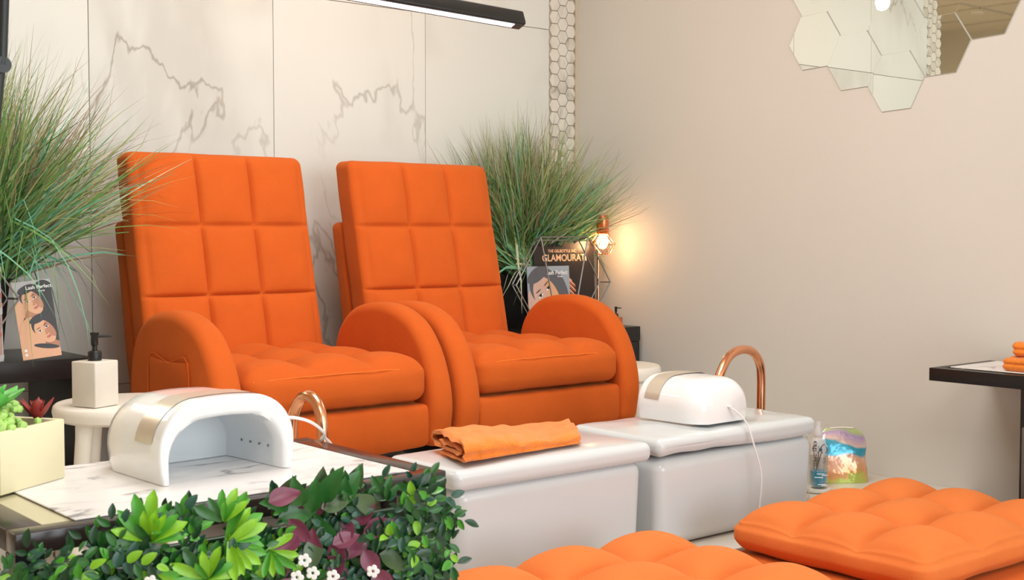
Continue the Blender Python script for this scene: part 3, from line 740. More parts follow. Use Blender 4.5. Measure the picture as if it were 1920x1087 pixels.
# ------------------------------------------------------------ LED bar desk lamp with its arm
t = root('desk_lamp', 'black desk lamp with a jointed arm and long white light bar', 'lamp', (.525, 1.80, .75))
add('clamp', merge(bbox_(.499, .545, 1.775, 1.825, .7505, .772, .002), bbox_(.499, .545, 1.775, 1.825, .700, .7205, .002), bbox_(.499, .507, 1.775, 1.825, .715, .76, .002)), 'dark_metal', t)
add('lower_arm', tube([(.5275, 1.80, .77), (.5715, 1.752, 1.332)], .0068, 12), 'dark_metal', t)
add('joint', tf(lathe([(.0001, -.012), (.011, -.012), (.011, .012), (.0001, .012)], 18), T(.5715, 1.752, 1.332) @ RX(PI/2)), 'black_plastic', t)
add('upper_arm', tube([(.5715, 1.746, 1.332), (.582, 1.75, 1.515)], .0068, 12), 'dark_metal', t)
p0, p1 = Vector((.56, 1.75, 1.513)), Vector((1.478, 1.75, 1.4865))
ang = math.atan2(p1.z-p0.z, p1.x-p0.x); Lb = (p1-p0).length
mb = T(*p0) @ RY(-ang) @ RX(math.radians(-22))
add('light_bar', tf(slab(rrect(-.012, .012, -.0135, .0135, .004, 3), 0, Lb, .001, 'x', 2), mb), 'black_satin', t, angle=30)
add('light_strip', tf(box(.02, Lb-.022, -.0055, .0055, -.0142, -.013), mb), 'led_white', t, False)

# pendant lamp above the chairs (its bulbs show in the mirrors)
t = root('pendant_lamp', 'warm pendant lamp above the chairs, seen only as a glow in the mirrors', 'lamp', (2.25, 2.975, 1.93))
add('cord', tube([(2.25, 2.975, 2.14), (2.25, 2.975, CZ)], .003, 6), 'black_plastic', t)
add('socket', lathe([(.0001, .12), (.02, .12), (.022, .06), (.018, .05)], 16, (2.25, 2.975, 2.04)), 'copper_matte', t)
add('bulb', lathe([(.0001, -.035), (.02, -.028), (.03, 0), (.024, .025), (.014, .045)], 18, (2.25, 2.975, 2.04)), 'bulb_amber', t)
add('ceiling_rose', lathe([(.05, -.02), (.05, 0)], 20, (2.25, 2.975, CZ)), 'copper_matte', t)

# ------------------------------------------------------------ consoles
def console(x0, x1, y0, y1, top, label):
    t = root('console_table', label, 'console', ((x0+x1)/2, (y0+y1)/2, .37), 'black consoles behind the recliners')
    add('top', bbox_(x0, x1, y0, y1, top-.052, top, .002), 'black_wood', t, angle=30)
    add('side_panel', bbox_(x0, x0+.045, y0+.004, y1, .371, top-.053, .002), 'black_wood', t, angle=30)
    add('side_panel', bbox_(x1-.045, x1, y0+.004, y1, .371, top-.053, .002), 'black_wood', t, angle=30)
    add('back_rail', box(x0+.045, x1-.045, y1-.02, y1, .40, .46), 'black_wood', t, False)
console(.45, 1.262, 3.19, 3.55, .790, 'black console table behind the dispenser, under the left grass plant')
console(2.75, 3.300, 3.235, 3.56, .770, 'black console table in the corner, under the right grass plant and lamp')

# ------------------------------------------------------------ grass plants
def grass_plant(px, py, pz, pw, ph, nbl, reach, height, seed, label, xlim, bias=(0, 0), ylim=3.585, clear=0, bent=40, droop=1.0):
    rnd = random.Random(seed)
    t = root('potted_grass', label, 'plant', (px, py, pz), 'grass plants beside the recliners')
    Vp, Fp = [], []
    hs = [(pw*.40, 0), (pw*.5, ph), (pw*.53, ph), (pw*.53, ph*1.0+.002), (pw*.46, ph*1.0+.002), (pw*.44, ph*.9)]
    for h_, z in hs:
        for a, b in rrect(-h_, h_, -h_, h_, h_*.18, 3): Vp.append((px+a, py+b, pz+z))
    n = len(Vp)//len(hs)
    for k in range(len(hs)-1):
        for i in range(n): Fp.append((k*n+i, k*n+(i+1) % n, (k+1)*n+(i+1) % n, (k+1)*n+i))
    Fp.append(tuple(range(n))[::-1]); Fp.append(tuple((len(hs)-1)*n+i for i in range(n)))
    add('pot', (Vp, Fp), 'pot_black', t, angle=30)
    mats_ = ['blade_green', 'blade_teal', 'blade_olive', 'blade_brown', 'blade_pale', 'blade_dark']
    V, F, MI = [], [], []
    z0 = pz+ph*.92
    for k in range(nbl+bent):
        isb = k >= nbl
        a = rnd.uniform(0, 2*PI); q = rnd.random()**.78
        tilt = q*reach
        L_ = height*rnd.uniform(.62, 1.12)*(1-.12*q)
        if isb: L_ *= .92; tilt = reach*rnd.uniform(.8, 1.25)
        d = Vector((math.cos(a)*math.sin(tilt)+bias[0]*q, math.sin(a)*math.sin(tilt)*.75+bias[1]*q, math.cos(tilt))).normalized()
        g = rnd.uniform(.05, .55)*(.4+q)*droop if not isb else rnd.uniform(1.2, 2.6)
        p = Vector((px+rnd.uniform(-.45, .45)*pw, py+rnd.uniform(-.45, .45)*pw, z0)); seg = 8; st = L_/seg
        side = Vector((-(0-p.y), -(p.x), 0)); side = d.cross(Vector((rnd.uniform(-1, 1), rnd.uniform(-1, 1), .3))).normalized()
        w0 = rnd.uniform(.0016, .0030)*(1.5 if isb else 1); kink = rnd.randint(3, 5) if isb else 99; curl = rnd.uniform(-.35, .35)
        base = len(V); wild = rnd.choice((.6, 1.0, 2.2, 3.2)); g *= rnd.choice((.7, 1, 1, 2.2))
        for i in range(seg+1):
            f = i/seg; ww = w0*(1-f**1.6)*(.6+.8*min(1, f*4)) + .00012
            V += [p-side*ww, p+side*ww]
            d = (d + Vector((0, 0, -1))*g*f*.42*st/.08*.5 + side.cross(Vector((0, 0, 1)))*curl*.02)
            if i == kink: d = d + Vector((rnd.uniform(-1, 1), rnd.uniform(-1, 1), -rnd.uniform(.3, 1.6)))
            d = d + Vector((rnd.gauss(0, .05), rnd.gauss(0, .05), rnd.gauss(0, .03)))*wild; d.normalize(); p = p + d*st
            p.x = min(max(p.x, xlim[0]), xlim[1]); p.y = min(p.y, ylim)
            if p.z < 1.09 and clear and (not isb or p.x > 2.84): p.y = max(p.y, clear)
        r_ = rnd.random(); m1 = 0 if r_ < .38 else 1 if r_ < .60 else 2 if r_ < .72 else 5 if r_ < .88 else 4 if r_ < .95 else 3
        for i in range(seg):
            b = base+i*2; F.append((b, b+1, b+3, b+2))
            mm = m1
            if i > 4 and rnd.random() < .5 or (i > 5 and r_ < .8): mm = 3 if (r_*97 % 1) < .28 else (2 if (r_*31 % 1) < .5 else m1)
            MI.append(mm if not isb else (1 if r_ < .4 else 0 if r_ < .7 else 4))
    o = add('blades', (V, F), mats_, t, midx=MI); o['kind'] = 'stuff'
    return t
grass_plant(1.005, 3.37, .79, .17,   .20, 2100, .88, .63, 3, 'tall green ornamental grass in a black pot, left of the recliners', (0.5, 1.62), (.22, -.10), bent=95)
grass_plant(2.970, 3.490, .77, .165, .19, 1900, .95, .58, 11, 'tall green ornamental grass in a black pot, in the corner by the copper lamp', (2.2, 3.31), (-.02, -.12), bent=50, clear=3.405)

# ------------------------------------------------------------ printed cards
def ell(cx, cy, rx_, ry_, a=0, n=28, a0=0, a1=2*PI):
    P = []
    for k in range(n):
        t_ = a0+(a1-a0)*k/(n if a1-a0 > 6.2 else n-1); x, y = rx_*math.cos(t_), ry_*math.sin(t_)
        P.append((cx+x*math.cos(a)-y*math.sin(a), cy+x*math.sin(a)+y*math.cos(a)))
    return P
def clip(P, w_, h):
    for ax, lim, sg in ((0, 0, 1), (0, w_, -1), (1, 0, 1), (1, h, -1)):
        Q = []
        for i in range(len(P)):
            a, b = P[i-1], P[i]; ia, ib = (a[ax]-lim)*sg >= 0, (b[ax]-lim)*sg >= 0
            if ia != ib:
                t_ = (lim-a[ax])/(b[ax]-a[ax]); Q.append((a[0]+(b[0]-a[0])*t_, a[1]+(b[1]-a[1])*t_))
            if ib: Q.append(b)
        P = Q
        if len(P) < 3: return []
    return P
def flat_print(layers, w_, h, mtx, parent, name='printed_picture'):
    """layers: (polygon, material) drawn on a card (x right, y up), a hair apart"""
    V, F, MI, ms = [], [], [], []
    for k, (P, mname) in enumerate(layers):
        P = clip(P, w_, h)
        if not P: continue
        b = len(V); V += [(x, -.0004-.00007*k, y) for x, y in P]; F.append(tuple(range(b, b+len(P))))
        if mname not in ms: ms.append(mname)
        MI.append(ms.index(mname))
    return add(name, tf((V, F), mtx), ms, parent, smooth=False, midx=MI)
def face(cx, cy, s, a, skin='skin', shade='skin_shade', hm='hair'):
    """a woman's face, tilted by a: a list of layers"""
    c_, s_ = math.cos(a), math.sin(a)
    def R(x, y): return (cx+(x*c_-y*s_)*s, cy+(x*s_+y*c_)*s)
    def E(x, y, rx_, ry_, b=0, **k): p = R(x, y); return ell(p[0], p[1], rx_*s, ry_*s, a+b, **k)
    L = [(E(0.08, .30, .54, .56), hm), (E(.36, -.1, .28, .75), hm)]
    L += [(E(-.02, .02, .43, .60), skin), (E(.0, -.30, .32, .36), skin), (E(.25, -.05, .17, .45), shade)]
    L += [(E(.10, .70, .46, .20, -.1), hm)]
    for sx in (-.19, .19):
        L += [(E(sx, .13, .10, .050), 'white_print'), (E(sx, .135, .045, .045), 'hair'), (E(sx, .165, .10, .014), 'hair'), (E(sx, .29, .12, .016, -.06*(1 if sx < 0 else -1)), 'eye')]
    L += [(E(.03, -.06, .035, .13), shade), (E(.0, -.14, .075, .035), shade), (E(0, -.30, .13, .035), 'lips'), (E(0, -.345, .10, .035), 'lips')]
    return L
def text(s, size, mtx, mname, parent, name='lettering', align='CENTER', bold=0.0, spacing=1.0):
    cu = bpy.data.curves.new(name, 'FONT'); cu.body = s; cu.size = size; cu.extrude = .0001; cu.offset = bold
    cu.align_x = align; cu.align_y = 'CENTER'; cu.space_character = spacing; cu.materials.append(M[mname])
    tmp = bpy.data.objects.new('text_curve', cu); C.objects.link(tmp)
    dg = bpy.context.evaluated_depsgraph_get(); me = bpy.data.meshes.new_from_object(tmp.evaluated_get(dg)); bpy.data.objects.remove(tmp)
    o = bpy.data.objects.new(name, me); C.objects.link(o); o.parent = parent
    o.matrix_local = T(*(-ORG[parent.name])) @ mtx @ RX(PI/2); return o
# left card: two women, on the console, leaning
cm = T(1.088, 3.205, .7905) @ RZ(math.radians(-12)) @ RY(math.radians(-6.5)) @ RX(math.radians(-9))
cw, chh = .092, .196
t = root('display_card', 'tall glossy card printed with two women, leaning on the left grass pot', 'card', (1.088, 3.205, .7905))
add('card', tf(bbox_(0, cw, 0, .003, 0, chh, .0006, 1), cm), 'card_grey', t, False)
Ls = [([(0, 0), (cw, 0), (cw, chh), (0, chh)], 'card_grey'), (ell(.02, .085, .040, .062, .2), 'skin'), (ell(.06, .02, .06, .05), 'skin_shade'),
      (ell(.072, .14, .034, .055), 'hair'), (ell(.055, .088, .042, .034), 'hair'), (ell(.04, .10, .02, .03), 'skin_shade')] + face(.043, .142, .050, .45) + \
     [(ell(.030, .05, .030, .055), 'skin')] + face(.062, .066, .050, .50) + [(ell(.05, .006, .055, .026, -.1), 'skin'), (ell(.012, .03, .02, .04), 'skin'), (ell(.060, .028, .03, .006, -.2), 'hair'),
      (ell(.010, .023, .0035, .0035), 'white_print'), (ell(.010, .012, .0035, .0035), 'white_print')]
flat_print(Ls, cw, chh, cm, t)
text('Lash Perfect', .0125, cm @ T(.062, -.0032, .178), 'white_print', t, bold=.0002)
text('Group', .006, cm @ T(.068, -.0032, .168), 'white_print', t, bold=.0001)
text('@lashperfect', .0055, cm @ T(.033, -.0032, .023), 'white_print', t)
text('lashperfect', .0055, cm @ T(.032, -.0032, .012), 'white_print', t)
# board
bmx = T(2.922, 3.375, .7705) @ RX(math.radians(-3)); bw, bh = .290, .308
t = root('display_board', 'black display board with pale gold lettering in front of the corner grass plant', 'sign', (2.905, 3.375, .7705))
add('board', tf(bbox_(0, bw, 0, .006, 0, bh, .001, 1), bmx), 'board_black', t, False)
text('THE GELBOTTLE INC', .0145, bmx @ T(.135, -.0006, .272), 'gold_print', t, bold=.0003)
text('GLAMOURATI', .034, bmx @ T(.146, -.0006, .247), 'gold_print', t, bold=.0006)
hand = []
for k, (x, y, a, L_) in enumerate(((.148, .180, -.55, .075), (.162, .165, -.62, .078), (.168, .145, -.66, .07), (.170, .125, -.72, .06), (.160, .100, .35, .06))):
    hand += [(ell(x, y, L_/2, .0045, a), 'rust_print'), (ell(x+L_*.1, y, L_/2.6, .0016, a), 'gold_print'), (ell(x-L_*.42*math.cos(a), y-L_*.42*math.sin(a), .009, .0028, a), 'skin_pale')]
hand += [(ell(.195, .095, .030, .02, -.5), 'rust_print'), (ell(.187, .075, .03, .010, .3), 'skin_shade')]
flat_print(hand, bw, bh, bmx, t)
# small picture of a woman in front of the board
pmx = T(2.858, 3.335, .7715) @ RX(math.radians(-4)); pw_, ph_ = .196, .220
t = root('display_card', 'square pale blue card with a woman\'s face, in front of the black board', 'card', (2.858, 3.335, .7715))
add('card', tf(bbox_(0, pw_, 0, .003, 0, ph_, .0006, 1), pmx), 'card_bluegrey', t, False)
Ls = [([(0, 0), (pw_, 0), (pw_, ph_), (0, ph_)], 'card_bluegrey'), (ell(.03, .08, .05, .10, -.5), 'skin_pale'), (ell(.145, .11, .045, .095, .25), 'hair_grey'), (ell(.10, .165, .045, .03, .2), 'hair_grey')] + face(.085, .118, .118, .62, 'skin_pale', 'skin', 'hair_grey') + [(ell(.05, .05, .06, .05), 'skin_pale')]
flat_print(Ls, pw_, ph_, pmx, t)
text('Lash Perfect', .020, pmx @ T(.135, -.0036, .196), 'white_print', t, bold=.0003)
text('Group', .009, pmx @ T(.148, -.0036, .183), 'white_print', t, bold=.0001)
# framed picture at the left border
t = root('picture_card', 'stone-textured picture card at the left edge on the black console', 'picture', (.985, 3.215, .7905))
fm = T(.94, 3.215, .7905) @ RX(math.radians(-4))
add('card', tf(bbox_(0, .105, 0, .004, 0, .265, .001, 1), fm), 'card_grey', t, False)
rnd = random.Random(5)
Ls = [([(.003, .003), (.102, .003), (.102, .262), (.003, .262)], 'stone_photo')]
for k in range(46): Ls.append((ell(rnd.uniform(0, .105), rnd.uniform(0, .26), rnd.uniform(.006, .016), rnd.uniform(.004, .012), rnd.uniform(0, 3), 9), rnd.choice(['skin_pale', 'stone_white', 'rust_print', 'stone_photo', 'skin_shade', 'card_grey'])))
flat_print(Ls, .105, .265, fm, t)
# hexagonal wire stands: two hexagons joined by bars
def wire_stand(cx, y0, y1, cz, R1, label, zb, sx=1.0):
    t = root('wire_hexagon_stand', label, 'stand', (cx, (y0+y1)/2, zb), 'geometric wire stands')
    def hx(y, R2): return [Vector((cx+sx*R2*math.cos(k*PI/3), y, cz+R2*math.sin(k*PI/3))) for k in range(6)]
    a, b = hx(y0, R1), hx(y1, R1*.93)
    add('wire_loop', tube(a, .0028, 8, closed=True), 'grey_wire', t); add('wire_loop', tube(b, .0028, 8, closed=True), 'grey_wire', t)
    for i in range(6): add('connecting_bar', tube([a[i], b[i]], .0028, 8), 'grey_wire', t)
    for i, k in ((1, .16), (2, -.14)):
        add('inner_bar', tube([a[i], Vector((cx+k*sx*R1, y0, cz-R1*.86))], .0026, 8), 'grey_wire', t)
    return t
wire_stand(2.962, 3.27, 3.31, .932, .186, 'grey wire hexagon stand around the cards on the corner console', .77, 1.18)
wire_stand(.865, 3.20, 3.24, .945, .178, 'grey wire hexagon stand cut off by the left picture edge', .79, 1.2)

# ------------------------------------------------------------ copper table lamp
t = root('table_lamp', 'copper table lamp with a lit caged bulb beside the beige wall', 'lamp', (3.245, 3.36, .77))
add('base', lathe([(.045, 0), (.045, .008), (.01, .014), (.005, .016)], 26, (3.245, 3.40, .7705)), 'copper_matte', t)
add('pole', tube([(3.245, 3.40, .78), (3.245, 3.40, 1.170)], .0048, 12), 'copper', t)
add('bracket', tube([(3.245, 3.40, 1.160), (3.205, 3.335, 1.160)], .004, 8), 'copper', t)
add('socket', lathe([(.0001, .068), (.020, .068), (.023, .060), (.023, .006), (.018, 0)], 22, (3.205, 3.335, 1.103)), 'copper_matte', t)
add('bulb', lathe([(.0001, -.042), (.012, -.038), (.021, -.022), (.022, -.008), (.012, .012), (.010, .02)], 18, (3.205, 3.335, 1.09)), 'bulb_warm', t)
cz = 1.066; top_ = [Vector((3.205+.021*math.cos(k*PI/3), 3.335+.021*math.sin(k*PI/3), 1.106)) for k in range(6)]
mid = [Vector((3.205+.047*math.cos((k+.5)*PI/3), 3.335+.047*math.sin((k+.5)*PI/3), cz)) for k in range(6)]
bot = [Vector((3.205+.026*math.cos(k*PI/3), 3.335+.026*math.sin(k*PI/3), cz-.036)) for k in range(6)]
G = []
for k in range(6):
    for p, q in ((top_[k], mid[k]), (top_[k], mid[k-1]), (mid[k], mid[(k+1) % 6]), (mid[k], bot[k]), (mid[k], bot[(k+1) % 6]), (bot[k], bot[(k+1) % 6])):
        G.append(tube([p, q], .0013, 5))
add('cage', merge(*G), 'copper', t)

# ------------------------------------------------------------ dispensers
def dispenser(x, y, z, w_, h, body, label, ang, pump_dir):
    t = root('soap_dispenser', label, 'dispenser', (x, y, z))
    if w_ < .065: t.scale = (.62, .62, .62)
    add('bottle', tf(bbox_(-w_/2, w_/2, -w_/2, w_/2, 0, h, .003, 3), T(x, y, z) @ RZ(ang)), body, t, angle=30)
    add('collar', lathe([(.014, 0), (.0145, .002), (.0145, .018), (.012, .021), (.0001, .021)], 22, (x, y, z+h)), 'black_plastic', t)
    add('pump_head', merge(lathe([(.0055, 0), (.0055, .012), (.0075, .014), (.0075, .034), (.009, .036), (.009, .041), (.0001, .041)], 18, (x, y, z+h+.020)),
        tube([(x, y, z+h+.053), (x+pump_dir[0]*.038, y+pump_dir[1]*.038, z+h+.052)], [.0042, .0025], 8)), 'black_plastic', t)
dispenser(1.066, 2.690, .7345, .069, .098, 'stone_white', 'white stone soap dispenser with black pump on the left stool', math.radians(23.4), (.86, -.30))
dispenser(3.215, 3.275, .7705, .060, .055, 'copper_matte', 'small copper soap dispenser with black pump on the corner console', math.radians(20), (.86, -.3))
# white folded card/box at the corner console
o = add('white_box', bbox_(3.00, 3.085, 3.14, 3.19, .371, .745, .004), 'white_plastic', angle=30); props(o, 'white upright box behind the right recliner arm, by the corner console', 'box')

# ------------------------------------------------------------ stools
def stool(x, y, R0, top, thick, lr, label, a0):
    t = root('stool', label, 'stool', (x, y, .37), 'round white stools')
    add('seat', lathe([(.0001, -thick*.8), (R0*.9, -thick), (R0*.985, -thick*.8), (R0, -thick*.45), (R0*.985, -thick*.12), (R0*.955, 0), (R0*.90, .001), (.0001, .001)], 48, (x, y, top-.001)), 'white_plastic', t)
    for k in range(4):
        a = a0+k*PI/2; p = Vector((x+R0*.72*math.cos(a), y+R0*.72*math.sin(a), top-thick)); q = Vector((x+R0*.92*math.cos(a), y+R0*.92*math.sin(a), .371))
        add('leg', tube([p, p.lerp(q, .1), q], [lr*1.25, lr*1.1, lr*.9], 16), 'white_plastic', t)
stool(1.155, 2.725, .162, .7335, .036, .016, 'round white stool holding the white soap dispenser', math.radians(196))
stool(2.880, 2.955, .162, .682, .048, .024, 'round white stool between the right recliner and the beige wall', math.radians(-90))

# ------------------------------------------------------------ towel on the first foot bath
def folded_towel(q, label, thick, z0, mirror=False):
    """q: corners a(left back) b(left front) c(right front) d(right back) in x, y"""
    prof = [(.30, .50), (.55, .50), (.80, .48), (.88, .40), (.86, .30), (.55, .27), (.25, .28), (.10, .32), (.03, .48), (.08, .70), (.30, .80), (.65, .82), (.93, .74), (1.0, .50), (.985, .25), (.96, .04), (.6, .02), (.3, .02)]
    sp = spline([(u_, v_, 0) for u_, v_ in prof], 6); n = len(sp); V, F = [], []; NS = 44; hh = .075
    for s_ in range(NS+1):
        f = s_/NS; P0 = Vector(q[0]).lerp(Vector(q[3]), f); P1 = Vector(q[1]).lerp(Vector(q[2]), f)
        tt = thick*(1-.45*f)*(1+.12*math.sin(f*7))
        ring = []
        for sd in (1, -1):
            for i in (range(n) if sd == 1 else reversed(range(n))):
                t_ = (sp[min(i+1, n-1)]-sp[max(i-1, 0)]).normalized(); nn = Vector((-t_.y, t_.x, 0))
                c = sp[i]; u_ = c.x + nn.x*hh*sd*.16*(1-f*.2); v_ = c.y + nn.y*hh*sd
                xy = P0.lerp(P1, u_); wob = noise.noise(Vector((u_*6, f*9, v_*3)))*.0065
                ring.append((xy.x+wob*.6 + (noise.noise(Vector((u_*4, v_*6, 2)))*.008 if s_ in (0, NS) else 0), xy.y+wob*.6, z0+.0035+max(0, v_)*tt + wob*(1 if v_ > .4 else 0)))
        V += ring
    m_ = 2*n
    for s_ in range(NS):
        for i in range(m_): F.append((s_*m_+i, s_*m_+(i+1) % m_, (s_+1)*m_+(i+1) % m_, (s_+1)*m_+i))
    for i in range(n-1):
        F.append((i, i+1, m_-2-i, m_-1-i)); b = NS*m_; F.append((b+i, b+m_-1-i, b+m_-2-i, b+i+1))
    MI = []
    o = add('folded_towel', (V, F), 'towel', angle=80)
    return props(o, label, 'towel')
folded_towel([(1.625, 2.225), (1.562, 2.025), (1.905, 2.050), (2.035, 2.240)], 'folded orange towel lying on the foot bath lid', .050, .640)

# ------------------------------------------------------------ bench and cushions in front
t = root('bench_base', 'low orange velvet bench under the two tufted cushions', 'bench', (2.08, 1.56, 0))
add('seat_deck', rgrid(1.28, 2.86, 1.26, 1.862, .20, .396, .02, 30, 12, 4, None), 'orange_velvet', t)
for x in (1.36, 2.78):
    for y in (1.33, 1.79): add('leg', lathe([(.018, 0), (.024, .2)], 14, (x, y, 0)), 'black_satin', t)
def cushion(x0, x1, y0, y1, z0, z1, label, seed):
    def dc(p, n, u):
        f = tuft(u[0]*.985, u[1]*.985, 3, 3, .42); k = max(0, n.z)
        o = Vector((0, 0, k*((f-.45)*.050 + .008*(1-u[0]**2)*(1-u[1]**2))))
        side = 1-abs(n.z)
        o += Vector((n.x, n.y, 0))*side*.010*(1-u[2]**2)
        o += n*.0024*math.exp(-((n.z-.62)/.10)**2)
        return o + n*noise.noise(Vector((p.x*11+seed, p.y*11, p.z*11)))*.0035
    o_ = add('tufted_cushion', rgrid(x0, x1, y0, y1, z0, z1, .026, 72, 66, 6, dc, 9), 'orange_cushion', angle=75)
    props(o_, label, 'cushion', 'tufted cushions on the bench')
cushion(2.182, 2.802, 1.365, 1.848, .402, .478, 'orange tufted cushion at the right end of the bench', 1.3)
cushion(1.312, 1.932, 1.365, 1.848, .402, .478, 'orange tufted cushion on the bench beside the leaf hedge', 7.9)

# ------------------------------------------------------------ small things on the platform by the foot bath
# jar with blue liquid and scissors
jx, jy = 2.985, 2.215
t = root('blue_jar', 'small glass jar of blue liquid in front of the shiny pouch', 'jar', (jx, jy, .372))
add('glass', lathe([(.0001, .001), (.0215, .001), (.0245, .006), (.0268, .088), (.0252, .088), (.023, .008), (.0001, .004)], 30, (jx, jy, .384)), 'clear_glass', t)
add('liquid', lathe([(.0001, .0045), (.0228, .0048), (.0242, .046), (.0001, .046)], 30, (jx, jy, .384)), 'blue_liquid', t)
G = [tf(box(-.010+random.uniform(-.002, .002), .012, -.0262-.0003, -.0262, z, z+.0022), T(jx, jy, .384) @ RZ(a)) for z, a in ((.040, -.75), (.036, -.3), (.030, -.9), (.010, -.6), (.0065, -.3))]
add('lettering', merge(*G), 'white_print', t, False)
t = root('scissors', 'steel scissors standing handles up in the blue jar', 'scissors', (jx, jy, .41))
def ring(cx, cz_, r, rz_, n=22): return [Vector((jx+(cx+r*math.cos(k*2*PI/n))*.768, jy-(cx+r*math.cos(k*2*PI/n))*.64, cz_+rz_*math.sin(k*2*PI/n))) for k in range(n)]
for s_ in (-1, 1):
    add('handle', tube(ring(.004+s_*.0115, .492, .0095, .0125), .0017, 6, closed=True), 'steel', t)
    add('blade', tube([(jx+(.004+s_*.004)*.768, jy-(.004+s_*.004)*.64, .484), (jx-.002-s_*.001, jy+.002, .442), (jx-.008, jy+.006, .392)], [.0018, .0022, .0010], 6), 'steel', t)
o = add('saucer', lathe([(.0001, 0), (.030, 0), (.038, .006), (.040, .012), (.036, .011), (.0001, .009)], 30, (jx-.01, jy, .3705)), 'white_plastic')
props(o, 'small cream dish under the blue jar', 'dish')
# spray bottle
bx, by = 3.035, 2.255
t = root('spray_bottle', 'clear spray bottle of peach lotion with printed vertical lettering, behind the blue jar', 'bottle', (bx, by, .371))
add('body', lathe([(.0001, 0), (.0225, .001), (.0235, .006), (.0235, .125), (.020, .137), (.010, .145), (.010, .152), (.0001, .152)], 28, (bx, by, .371)), 'frosted', t)
add('liquid', lathe([(.0001, .003), (.0215, .004), (.0215, .092), (.0001, .092)], 28, (bx, by, .371)), 'lotion', t)
add('spray_cap', lathe([(.0125, 0), (.0125, .022), (.0085, .027), (.0085, .042), (.0001, .043)], 20, (bx, by, .520)), 'frosted', t)
text('KAELOPEDIC', .0125, T(bx, by, .371) @ RZ(math.radians(-50)) @ T(-.010, -.0250, .094) @ RY(PI/2), 'board_black', t, spacing=1.25, bold=.0003)
tf_l = lathe([(.0001, 0), (.0048, 0)], 16)
add('logo', tf(tf_l, T(bx, by, .371) @ RZ(math.radians(-42)) @ T(.003, -.0242, .112) @ RX(PI/2)), 'logo_blue', t, False)
# iridescent pouch
t = root('cosmetic_pouch', 'iridescent see-through zip pouch standing by the beige wall', 'pouch', (3.17, 2.30, .37))
V, F = [], []; secs = 26; nn = 22
mp = T(3.165, 2.268, .3705) @ RZ(math.radians(-38))
for i in range(secs+1):
    v = i/secs; z = .158*v - .0
    for k in range(nn):
        a = 2*PI*k/nn; ca, sa = math.cos(a), math.sin(a)
        hx_ = .078*(1-.10*v)*(1 if v < .75 else math.cos((v-.75)/.25*1.1)**.5); hy = .036*(1-v**1.6)+.002
        x = math.copysign(abs(ca)**.45, ca)*hx_; y = math.copysign(abs(sa)**.6, sa)*hy
        wob = noise.noise(Vector((x*30, y*30+5, z*30)))*.006*math.sin(PI*min(1, v*1.1))
        V.append((x+wob, y-wob, z))
for i in range(secs):
    for k in range(nn): F.append((i*nn+k, i*nn+(k+1) % nn, (i+1)*nn+(k+1) % nn, (i+1)*nn+k))
F.append(tuple(range(nn))[::-1]); F.append(tuple(secs*nn+k for k in range(nn)))
add('pouch_body', tf((V, F), mp), 'iridescent_film', t, angle=50)
add('zip', tf(tube([(-.035, -.002, .158), (0, -.003, .160), (.035, -.002, .158)], .0022, 6), mp), 'white_plastic', t)
# clear bottles peeping over the foot bath
for i, (x, y, h) in enumerate(((2.80, 2.20, .215), (2.855, 2.17, .195))):
    t = root('clear_bottle', ('taller clear plastic bottle just behind the foot bath lid', 'shorter clear plastic bottle next to the shiny pouch')[i], 'bottle', (x, y, .371))
    add('body', lathe([(.0001, 0), (.018, .001), (.018, h-.04), (.010, h-.028), (.010, h-.014)], 20, (x, y, .371)), 'clear_glass', t)
    add('cap', lathe([(.012, 0), (.012, .014), (.0001, .014)], 18, (x, y, .371+h-.014)), 'white_inner', t)

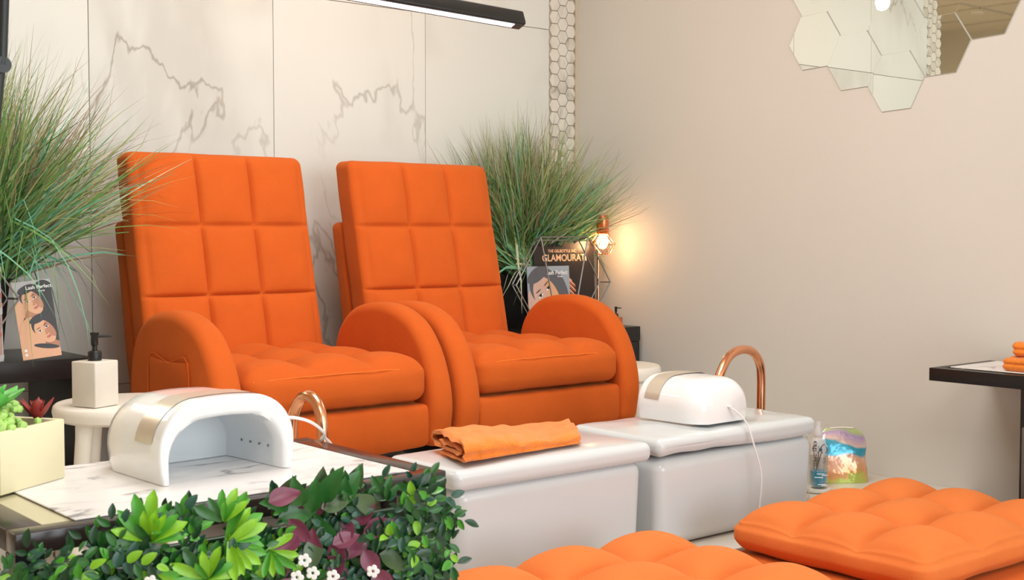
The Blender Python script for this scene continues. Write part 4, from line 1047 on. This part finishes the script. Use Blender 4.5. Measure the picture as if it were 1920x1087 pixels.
# ------------------------------------------------------------ table at the right with towels
TX0, TX1, TY0, TY1 = 3.015, 3.318, 1.10, 1.885
t = root('side_table', 'black-framed side table with a white top against the beige wall', 'table', (3.17, 1.5, 0))
for g in (bbox_(TX0, TX0+.03, TY0, TY1, .716, .75, .001), bbox_(TX1-.03, TX1, TY0, TY1, .716, .75, .001), bbox_(TX0+.03, TX1-.03, TY1-.03, TY1, .716, .75, .001), bbox_(TX0+.03, TX1-.03, TY0, TY0+.03, .716, .75, .001)):
    add('frame_rail', g, 'black_satin', t, angle=30)
add('top', box(TX0+.028, TX1-.028, TY0+.028, TY1-.028, .735, .746), 'glass_top', t, False)
add('leg', bbox_(TX0+.002, TX0+.030, 1.600, 1.628, .03, .716, .001), 'black_satin', t, angle=30)
add('leg', bbox_(TX1-.030, TX1-.002, 1.600, 1.628, .03, .716, .001), 'black_satin', t, angle=30)
add('foot', bbox_(TX0, TX1, 1.26, 1.63, 0, .03, .001), 'dark_metal', t, angle=30)
o = add('table_mat', bbox_(TX0+.045, TX1-.02, TY0+.03, TY1-.035, .7503, .7525, .0006, 1), 'marble_print', smooth=False); props(o, 'white marble-patterned sheet under the stacked orange towels', 'table mat')
t = root('drawer_unit', 'low grey metal drawer unit in front of the side table leg', 'cabinet', (3.12, 1.40, 0))
add('cabinet_body', bbox_(2.945, 3.31, 1.15, 1.585, .02, .632, .002), 'platform_edge', t, angle=30)
for z in (.05, .24, .43): add('drawer', bbox_(2.936, 2.945, 1.165, 1.570, z, z+.17, .001), 'platform_edge', t, angle=30)
def towel_pad(x0, x1, y0, y1, z0, z1, label, seed):
    def d(p, n, u):
        s_ = (1 - .10*abs(u[1])**2)
        g = -.006*math.exp(-(u[2]/.25)**2) if n.y*n.y+n.x*n.x > .3 else 0
        return n*(noise.noise(Vector((p.x*22+seed, p.y*22, p.z*22)))*.006 + g)
    o = add('folded_towel', rgrid(x0, x1, y0, y1, z0, z1, (z1-z0)*.49, 26, 26, 6, d, 7), 'towel', angle=80); return props(o, label, 'towel', 'towels on the side table')
towel_pad(3.065, 3.27, 1.33, 1.715, .7530, .789, 'lower folded orange towel of the stack on the side table', 2)
towel_pad(3.08, 3.26, 1.34, 1.695, .791, .827, 'upper folded orange towel of the stack on the side table', 9)
